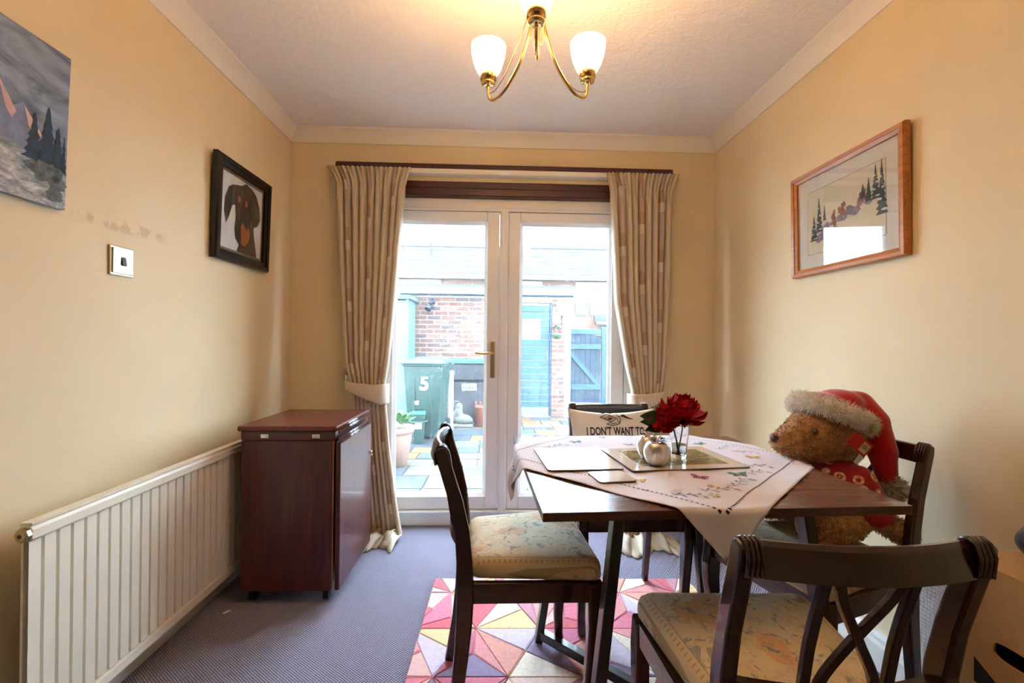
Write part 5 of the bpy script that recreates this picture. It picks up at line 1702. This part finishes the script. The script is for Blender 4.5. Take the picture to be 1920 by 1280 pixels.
# brick outbuilding with plank door
OBY = 7.45
ob_ = thing('brick_outbuilding', 'low red brick outbuilding with flat roof across the patio', 'outbuilding', (0, OBY, GZ))
MB().box(-1.44, 0.145, 0.012, 0.20, 0, 2.0).box(0.94, 1.255, 0.012, 0.20, 0, 2.0).box(0.145, 0.94, 0.012, 0.2, 1.88, 2.0).build('mortar_core', 'mortar', ob_)
bm_full = [MB().box(0, 0.209, 0, 0.10, 0, 0.060).mesh('brick', 'brick_%d' % i) for i in range(5)]
bm_half = [MB().box(0, 0.098, 0, 0.10, 0, 0.060).mesh('brick', 'brick_%d' % i) for i in range(5)]
def bricks(x0, x1, z0, z1):
    z_ = z0; r_ = 0
    while z_ + 0.065 <= z1:
        x_ = x0
        if r_ % 2:
            o = link('brick', bm_half[rs.randrange(5)], ob_); o.location = (x_, rs.uniform(-.002, .002), z_)
            x_ += 0.1125
        while x_ + 0.215 <= x1 + 1e-4:
            o = link('brick', bm_full[rs.choice((0, 0, 1, 1, 2, 3, 4))], ob_); o.location = (x_, rs.uniform(-.002, .002), z_)
            x_ += 0.225
        if x_ + 0.1025 <= x1 + 1e-4:
            o = link('brick', bm_half[rs.randrange(5)], ob_); o.location = (x_, rs.uniform(-.002, .002), z_)
        z_ += 0.075; r_ += 1
bricks(-1.43, 0.145, 0.005, 1.96)
bricks(0.94, 1.255, 0.005, 1.96)
MB().box(-1.55, 1.30, -0.16, -0.13, 1.985, 2.10).build('fascia_board', 'fascia', ob_)
MB().box(-1.55, 1.30, -0.16, 2.2, 2.10, 2.13).build('roof', 'felt_roof', ob_)
MB().box(-1.52, 1.27, -0.12, 0.0, 1.97, 2.0).build('soffit', 'blue_dark', ob_)
dr = bpy.data.objects.new('plank_door', None); C.objects.link(dr); dr.parent = ob_
MB().box(0.15, 0.178, 0.0, 0.07, 0.02, 1.87).build('door_post', 'blue_dark', dr)
MB().box(0.905, 0.935, 0.0, 0.07, 0.02, 1.87).build('door_post', 'blue_dark', dr)
pl0 = MB().box(0.182, 0.902, 0.02, 0.05, 0.004, 0.108).mesh('plank', 'blue_paint')
pl1 = MB().box(0.182, 0.902, 0.02, 0.05, 0.004, 0.108).mesh('plank', 'pale_board')
for k in range(16):
    if k == 0:
        o = link('plank', pl1, dr, 0.004)
    elif 11 <= k <= 13:
        o = MB().box(0.760, 0.902, 0.02, 0.05, 0.004, 0.108).build('plank', 'blue_paint', dr, bevel=0.004)
    else:
        o = link('plank', pl0, dr, 0.004)
    o.location = (0, 0, 0.03 + k * 0.113)
MB().box(0.19, 0.752, 0.015, 0.035, 1.285, 1.61).build('boarded_window', 'pale_board', dr)
for k in range(6):
    MB().box(0.19, 0.752, 0.010, 0.016, 1.30 + k * 0.052, 1.306 + k * 0.052).build('window_slat', 'stone_grey', dr)
MB().box(0.85, 0.875, 0.0, 0.02, 0.95, 1.09).build('latch', 'stone_grey', dr, bevel=0.003)
MB().box(0.182, 0.90, 0.012, 0.02, 0.02, 0.16).build('kick_board', 'pale_board', dr)

# wall lamps on the outbuilding
sl = thing('security_light', 'twin-headed security light on the brick outbuilding wall', 'lamp', (-1.03, OBY - 0.003, 1.64))
o = MB().lathe([(0, 0), (0.045, 0), (0.045, 0.03), (0.03, 0.045), (0, 0.045)], 16).build('base', 'white_plastic', sl); o.rotation_euler = (R(90), 0, 0); o.location = (0.05, 0, 0.07)
MB().tube([(0.05, -0.04, 0.07), (0.0, -0.09, 0.03)], 0.016, 10).build('arm', 'bunker_grey', sl)
hd = MB().lathe([(0, 0), (0.03, 0.0), (0.045, 0.09), (0.055, 0.12), (0.048, 0.12), (0.036, 0.09), (0, 0.08)], 16).build('head', 'bunker_grey', sl, smooth=True)
hd.location = (-0.01, -0.07, 0.07); hd.rotation_euler = (R(150), R(20), 0)
hd = MB().lathe([(0, 0), (0.026, 0.0), (0.038, 0.07), (0.046, 0.10), (0.04, 0.10), (0.03, 0.07), (0, 0.06)], 16).build('head', 'bunker_grey', sl, smooth=True)
hd.location = (0.05, -0.05, 0.08); hd.rotation_euler = (R(60), R(-40), 0)
bk = thing('bulkhead_light', 'oval white bulkhead light on the brick pillar', 'lamp', (1.075, OBY - 0.002, 1.60))
o = MB().lathe([(0, 0.05), (0.03, 0.046), (0.05, 0.025), (0.055, 0.0), (0, 0)], 20).build('diffuser', 'lamp_glass', bk, smooth=True)
o.rotation_euler = (R(90), 0, 0); o.scale = (1, 1.9, 1); o.location = (0, -0.012, 0.12)
o = MB().lathe([(0, 0.012), (0.066, 0.012), (0.066, 0.0), (0, 0)], 20).build('base', 'white_plastic', bk)
o.rotation_euler = (R(90), 0, 0); o.scale = (1, 1.8, 1); o.location = (0, 0, 0.12)

def leafy(parent, c, rad, n, seed, mat, L=0.05, name='leaf', upb=0.5):
    r_ = random.Random(seed)
    def lf(u, v):
        s_ = (v - .5) * 2
        return (s_ * L * .32 * math.sin(PI * min(1, u * .9 + .08)), u * L, 0.12 * L * math.sin(PI * u) - .05 * L * s_ * s_)
    me = MB().grid(4, 2, lf).mesh(name, mat, True)
    for i in range(n):
        o = link(name, me, parent)
        d = Vector((r_.uniform(-1, 1), r_.uniform(-1, 1), r_.uniform(-.2, 1) + upb)).normalized()
        p = Vector(c) + Vector((d.x * rad[0], d.y * rad[1], d.z * rad[2])) * r_.uniform(.4, 1)
        q = (d + Vector((r_.uniform(-.5, .5), r_.uniform(-.5, .5), r_.uniform(-.4, .4)))).to_track_quat('Y', 'Z')
        o.matrix_local = Matrix.Translation(p) @ q.to_matrix().to_4x4() @ Matrix.Scale(r_.uniform(.7, 1.3), 4)
# hanging basket on pillar
hb = thing('hanging_basket', 'hanging basket of pink flowers on the brick pillar', 'hanging basket', (1.0, OBY - 0.16, 1.22))
MB().lathe([(0, -0.06), (0.05, -0.05), (0.085, 0.0), (0.095, 0.04), (0.09, 0.04), (0, 0.03)], 18).build('basket', 'leaf_green2', hb, smooth=True)
MB().tube(smooth_path([(0.10, 0.155, 0.30), (0.09, 0.06, 0.32), (0.0, 0.0, 0.30)], 6), 0.007, 8).build('bracket', 'black_metal', hb)
for a in (0, 2.1, 4.2):
    MB().tube([(0.09 * math.cos(a), 0.09 * math.sin(a), 0.04), (0, 0, 0.30)], 0.0025, 5).build('chain', 'black_metal', hb)
MB().tube([(0.10, 0.157, 0.16), (0.10, 0.157, 0.34)], 0.009, 8).build('wall_plate', 'black_metal', hb)
leafy(hb, (0, 0, 0.05), (0.11, 0.10, 0.09), 26, 3, 'leaf_green2', 0.06)
rf_ = random.Random(6)
for k in range(9):
    o = MB().ball((rf_.uniform(-.09, .09), rf_.uniform(-.10, -.02), rf_.uniform(-.02, .14)), (0.020, 0.018, 0.016), 8, 6).build('blossom', 'flower_pink', hb, smooth=True)

# blue garden shed side at the left
bs = thing('blue_shed', 'pale blue wooden shed at the left edge of the patio', 'shed', (-1.75, 6.75, GZ))
plain('pale_blue', dimmed(112, 164, 182), 0.6, vary=0.1, scale=6)
for k in range(7):
    MB().box(-0.55 + k * 0.145, -0.55 + k * 0.145 + 0.140, 0.0, 0.04, 0.05, 1.82).build('board', 'pale_blue', bs, bevel=0.004)
MB().box(0.44, 0.475, -0.005, 0.6, 0.0, 1.84).build('corner_post', 'pale_blue', bs, bevel=0.004)
MB().box(-0.60, 0.52, -0.06, 0.65, 1.84, 1.90).build('roof', 'felt_roof', bs)

# wheeled bin
wb = thing('wheelie_bin', 'green wheelie bin numbered 5 with pale lid on the patio', 'bin', (-0.855, 5.92, GZ), R(-4))
b = MB().hexa([(-0.19, -0.24, 0.03), (0.19, -0.24, 0.03), (0.19, 0.22, 0.03), (-0.19, 0.22, 0.03)], [(-0.245, -0.31, 0.93), (0.245, -0.31, 0.93), (0.245, 0.30, 0.93), (-0.245, 0.30, 0.93)])
b.build('body', 'bin_green', wb, bevel=0.02, seg=3)
MB().box(-0.262, 0.262, -0.328, 0.315, 0.915, 0.945).build('rim', 'bin_green', wb, bevel=0.01)
def lidf(u, v):
    x_ = (u - .5) * 0.56; y_ = (v - .5) * 0.70
    return (x_, y_ - .005, 0.945 + 0.065 * (1 - (2 * u - 1) ** 4) * (1 - (2 * v - 1) ** 4))
ld_ = MB().grid(16, 16, lidf).build('lid', 'bin_lid', wb, smooth=True, fix=False)
sm_ = ld_.modifiers.new('t', 'SOLIDIFY'); sm_.thickness = 0.012; sm_.offset = 1
o = MB().lathe([(0, 0), (0.06, 0), (0.06, 0.003), (0, 0.003)], 16).build('lid_sticker', 'sticker_blue', wb); o.location = (-0.05, -0.13, 1.011); o.scale = (1.2, .8, 1)
for s_ in (-1, 1):
    MB().tube([(s_ * 0.205 - .02, 0.26, 0.10), (s_ * 0.205 + .03, 0.26, 0.10)], 0.10, 18).build('wheel', 'black_plastic', wb)
MB().tube([(-0.2, 0.34, 0.93), (0.2, 0.34, 0.93)], 0.015, 8).build('handle', 'bin_green', wb)
for x_ in (-0.11, 0.10):
    MB().box(x_, x_ + 0.01, -0.305, -0.292, 0.10, 0.80).build('moulded_rib', 'bin_green', wb)
me = text_mesh('5', 0.24, 'number_five', 'white_plastic', 0.008)
o = link('number_five', me, wb)
o.location = (0.02, -0.305, 0.70); o.rotation_euler = (R(86), 0, 0)
MB().box(-0.10, -0.05, -0.287, -0.283, 0.44, 0.49).build('sticker', 'white_plastic', wb)

cy = thing('food_caddy', 'small green kerbside caddy in front of the wheelie bin', 'caddy', (-0.905, 5.52, GZ), R(8))
MB().hexa([(-0.06, -0.06, 0), (0.06, -0.06, 0), (0.06, 0.06, 0), (-0.06, 0.06, 0)], [(-0.078, -0.08, 0.34), (0.078, -0.08, 0.34), (0.078, 0.08, 0.34), (-0.078, 0.08, 0.34)]).build('body', 'bin_green', cy, bevel=0.01)
MB().box(-0.084, 0.084, -0.088, 0.085, 0.34, 0.375).build('lid', 'bin_lid', cy, bevel=0.01)
MB().tube(smooth_path([(-0.085, 0, 0.30), (-0.09, -0.09, 0.27), (0.09, -0.09, 0.27), (0.085, 0, 0.30)], 5), 0.006, 8).build('handle', 'bin_green', cy)
MB().box(-0.04, 0.04, -0.0835, -0.0805, 0.18, 0.26).build('label', 'white_plastic', cy)

tp = thing('terracotta_pot', 'large pale terracotta plant pot outside the left door', 'plant pot', (-0.985, 4.55, GZ))
MB().lathe([(0, 0), (0.13, 0), (0.175, 0.30), (0.178, 0.32), (0.195, 0.325), (0.20, 0.375), (0.185, 0.378), (0.175, 0.33), (0, 0.31)], 28).build('pot', 'pot_pink', tp, smooth=True)
MB().lathe([(0, 0.335), (0.174, 0.335), (0.172, 0.32), (0, 0.32)], 20).build('soil', 'soil', tp)
leafy(tp, (0.06, -0.02, 0.38), (0.12, 0.11, 0.10), 60, 8, 'leaf_green', 0.075)
wpst = MB().box(-0.035, 0.035, -0.02, 0.02, 0, 0.82).build('white_post', 'white_plastic', None, bevel=0.004)
wpst.location = (-0.60, 6.35, GZ); tag(wpst, 'narrow white board standing beside the green wheelie bin', 'post')

bk_ = thing('coal_bunker', 'dark grey storage bunker with green lid against the brick wall', 'bunker', (-0.36, 6.95, GZ))
MB().box(-0.29, 0.25, -0.18, 0.30, 0.0, 0.62).build('lower_box', 'bunker_grey', bk_, bevel=0.01)
MB().box(-0.30, 0.26, -0.19, 0.31, 0.655, 0.90).build('upper_box', 'bunker_grey', bk_, bevel=0.01)
MB().box(-0.285, 0.245, -0.16, 0.29, 0.62, 0.655).build('dark_slot', 'black_plastic', bk_)
MB().box(-0.33, 0.29, -0.22, 0.33, 0.90, 0.955).build('lid', 'green_lid', bk_, bevel=0.008)
pl_ = MB().box(-0.12, 0.10, -0.190, -0.181, 0.50, 0.60).build('name_plate', 'white_plastic', bk_)
b = MB()
for k in range(6):
    b.box(-0.10 + k * 0.032, -0.085 + k * 0.032, -0.1925, -0.190, 0.525, 0.565)
b.box(-0.05, 0.03, -0.1925, -0.190, 0.578, 0.588)
b.build('plate_marks', 'bunker_grey', pl_)

st = thing('stone_ornament', 'grey stone tortoise-like garden ornament on a slab', 'ornament', (-0.46, 6.60, GZ))
MB().box(-0.16, 0.16, -0.12, 0.12, 0.0, 0.04).build('plinth', 'stone_grey', st, bevel=0.01)
merged('carving', [((0.02, 0, 0.10), (0.13, 0.09, 0.075)), ((-0.05, 0, 0.20), (0.06, 0.06, 0.09)), ((-0.04, 0, 0.29), (0.05, 0.05, 0.05)), ((0.12, -0.02, 0.09), (0.045, 0.04, 0.04)), ((-0.12, 0, 0.13), (0.05, 0.05, 0.09))], 'stone_grey', st, 0.014, 2)
MB().tube([(-0.09 + 0.09 * math.cos(a), 0.02, 0.24 + 0.12 * math.sin(a)) for a in [PI * k / 10 for k in range(11)]], 0.007, 8).build('hoop', 'stone_grey', st)
ch = thing('chimney_pot', 'terracotta chimney pot with crown rim by the bunker', 'chimney pot', (-0.195, 6.62, GZ))
MB().lathe([(0.07, 0), (0.085, 0), (0.075, 0.25), (0.088, 0.27), (0.088, 0.30), (0.07, 0.30), (0.06, 0.02), (0.07, 0)], 20).build('pot', 'terracotta', ch, smooth=True)
for k in range(6):
    a = 2 * PI * k / 6
    MB().box(-0.014, 0.014, -0.008, 0.008, 0, 0.05).build('crown_point', 'terracotta', ch).matrix_local = Matrix.Rotation(a, 4, 'Z') @ Matrix.Translation((0, 0.079, 0.299))

# blue garden gate with brace
gt = thing('garden_gate', 'dark blue plank garden gate with diagonal brace beyond the brick pillar', 'gate', (1.50, 9.0, GZ))
for k in range(6):
    x_ = 0.0 + k * 0.102
    hgt = 1.50 - 0.14 * abs(k - 1.2) / 4
    MB().box(x_, x_ + 0.099, 0.0, 0.025, 0.04, hgt).build('plank', 'blue_dark', gt, bevel=0.003)
for z_ in (0.30, 1.10, 1.40):
    MB().box(0.0, 0.61, -0.03, -0.001, z_, z_ + 0.10).build('rail', 'blue_paint', gt, bevel=0.003)
MB().prism([(0.0, 1.09), (0.0, 0.97), (0.50, 0.402), (0.61, 0.402)], lambda a, c_, t_: (a, t_, c_), -0.03, -0.001).build('brace', 'blue_paint', gt)
MB().box(0.63, 0.72, -0.04, 0.05, 0, 1.55).build('gate_post', 'blue_paint', gt, bevel=0.005)
MB().box(-0.09, -0.02, -0.04, 0.05, 0, 1.45).build('gate_post', 'blue_dark', gt, bevel=0.005)
# trellis fence to the right of the gate
fc = thing('trellis_fence', 'pale blue fence with open panels right of the garden gate', 'fence', (2.25, 8.95, GZ))
for x_ in (0.0, 0.42, 0.84):
    MB().box(x_, x_ + 0.07, -0.03, 0.04, 0, 1.60).build('post', 'pale_blue', fc, bevel=0.004)
for z_ in (0.10, 0.72, 1.48):
    MB().box(0.07, 0.42, -0.01, 0.02, z_, z_ + 0.08).build('rail', 'pale_blue', fc)
    MB().box(0.49, 0.84, -0.01, 0.02, z_, z_ + 0.08).build('rail', 'pale_blue', fc)
hd_ = thing('hedge_shrub', 'loose green shrub behind the pale blue fence', 'shrub', (2.6, 9.6, GZ))
MB().tube([(0, 0, 0), (0.02, 0, 0.6), (0.0, 0.05, 1.1)], [0.03, 0.02, 0.01], 8).build('stem', 'soil', hd_)
leafy(hd_, (0, 0, 0.75), (0.6, 0.3, 0.75), 130, 5, 'leaf_green2', 0.13, upb=0.1)

# brick garage beyond the gate with tiled roof
gg = thing('brick_garage', 'small brick garage with pale tiled roof beyond the gate', 'garage', (3.0, 12.2, GZ))
MB().box(-1.0, 0.25, 0.3, 0.55, 0, 2.62).build('brick_wall', 'house_brick', gg)
for k in range(2):
    f_ = MB().box(-0.78 + k * 0.40, -0.48 + k * 0.40, 0.27, 0.30, 1.98, 2.36).build('window', 'pale_blue', gg)
    MB().box(-0.745 + k * 0.40, -0.515 + k * 0.40, 0.262, 0.27, 2.02, 2.32).build('pane', 'window_dark', f_)
for k in range(8):
    z0 = 1.72 + k * 0.11
    MB().hexa([(-0.25, 0.0 + k * .12, z0), (2.6, 0.0 + k * .12, z0), (2.6, 0.15 + k * .12, z0 + .10), (-0.25, 0.15 + k * .12, z0 + .10)], [(-0.25, 0.0 + k * .12, z0 + .03), (2.6, 0.0 + k * .12, z0 + .03), (2.6, 0.15 + k * .12, z0 + .13), (-0.25, 0.15 + k * .12, z0 + .13)]).build('tile_course', 'roof_tile_%d' % (k % 3), gg)
MB().box(0.25, 2.5, 0.3, 0.5, 0, 1.75).build('rendered_wall', 'render_white', gg)

# terrace of houses far behind
hs = thing('far_house', 'long brick house with grey tiled roof far behind the garden', 'house', (0, 20.0, GZ))
MB().box(-10, 11, 0.3, 6, 0, 4.05).build('brick_wall', 'house_brick', hs)
for (x0, x1) in ((-4.4, -2.4), (0.2, 2.1), (3.6, 6.0)):
    MB().box(x0, x1, 0.22, 0.30, 2.6, 3.95).build('white_panel', 'render_white', hs)
for (x0, x1, z0, z1) in ((-3.6, -2.75, 3.35, 3.85), (0.6, 1.5, 3.35, 3.85), (4.3, 5.2, 3.3, 3.8)):
    f_ = MB().box(x0, x1, 0.17, 0.22, z0, z1).build('window', 'white_plastic', hs)
    MB().box(x0 + .06, x1 - .06, 0.155, 0.17, z0 + .06, z1 - .06).build('pane', 'window_dark', f_)
MB().box(-10, 11, -0.10, 0.02, 3.98, 4.12).build('gutter', 'fascia', hs)
NC = 15
for k in range(NC):
    y0, z0 = k * 4.0 / NC, 4.10 + k * 2.05 / NC
    y1, z1 = (k + 1.08) * 4.0 / NC, 4.10 + (k + 1.08) * 2.05 / NC
    MB().hexa([(-10, y0, z0), (11, y0, z0), (11, y1, z1 - .04), (-10, y1, z1 - .04)], [(-10, y0, z0 + .06), (11, y0, z0 + .06), (11, y1, z1 + .02), (-10, y1, z1 + .02)]).build('tile_course', 'roof_tile_%d' % (k % 3), hs)
MB().tube([(-10, 4.05, 6.20), (11, 4.05, 6.20)], 0.09, 8).build('ridge', 'roof_tile_1', hs)
MB().tube([(-3.15, 2.4, 5.2), (-3.15, 2.4, 6.05)], 0.06, 10).build('vent_pipe', 'bunker_grey', hs)
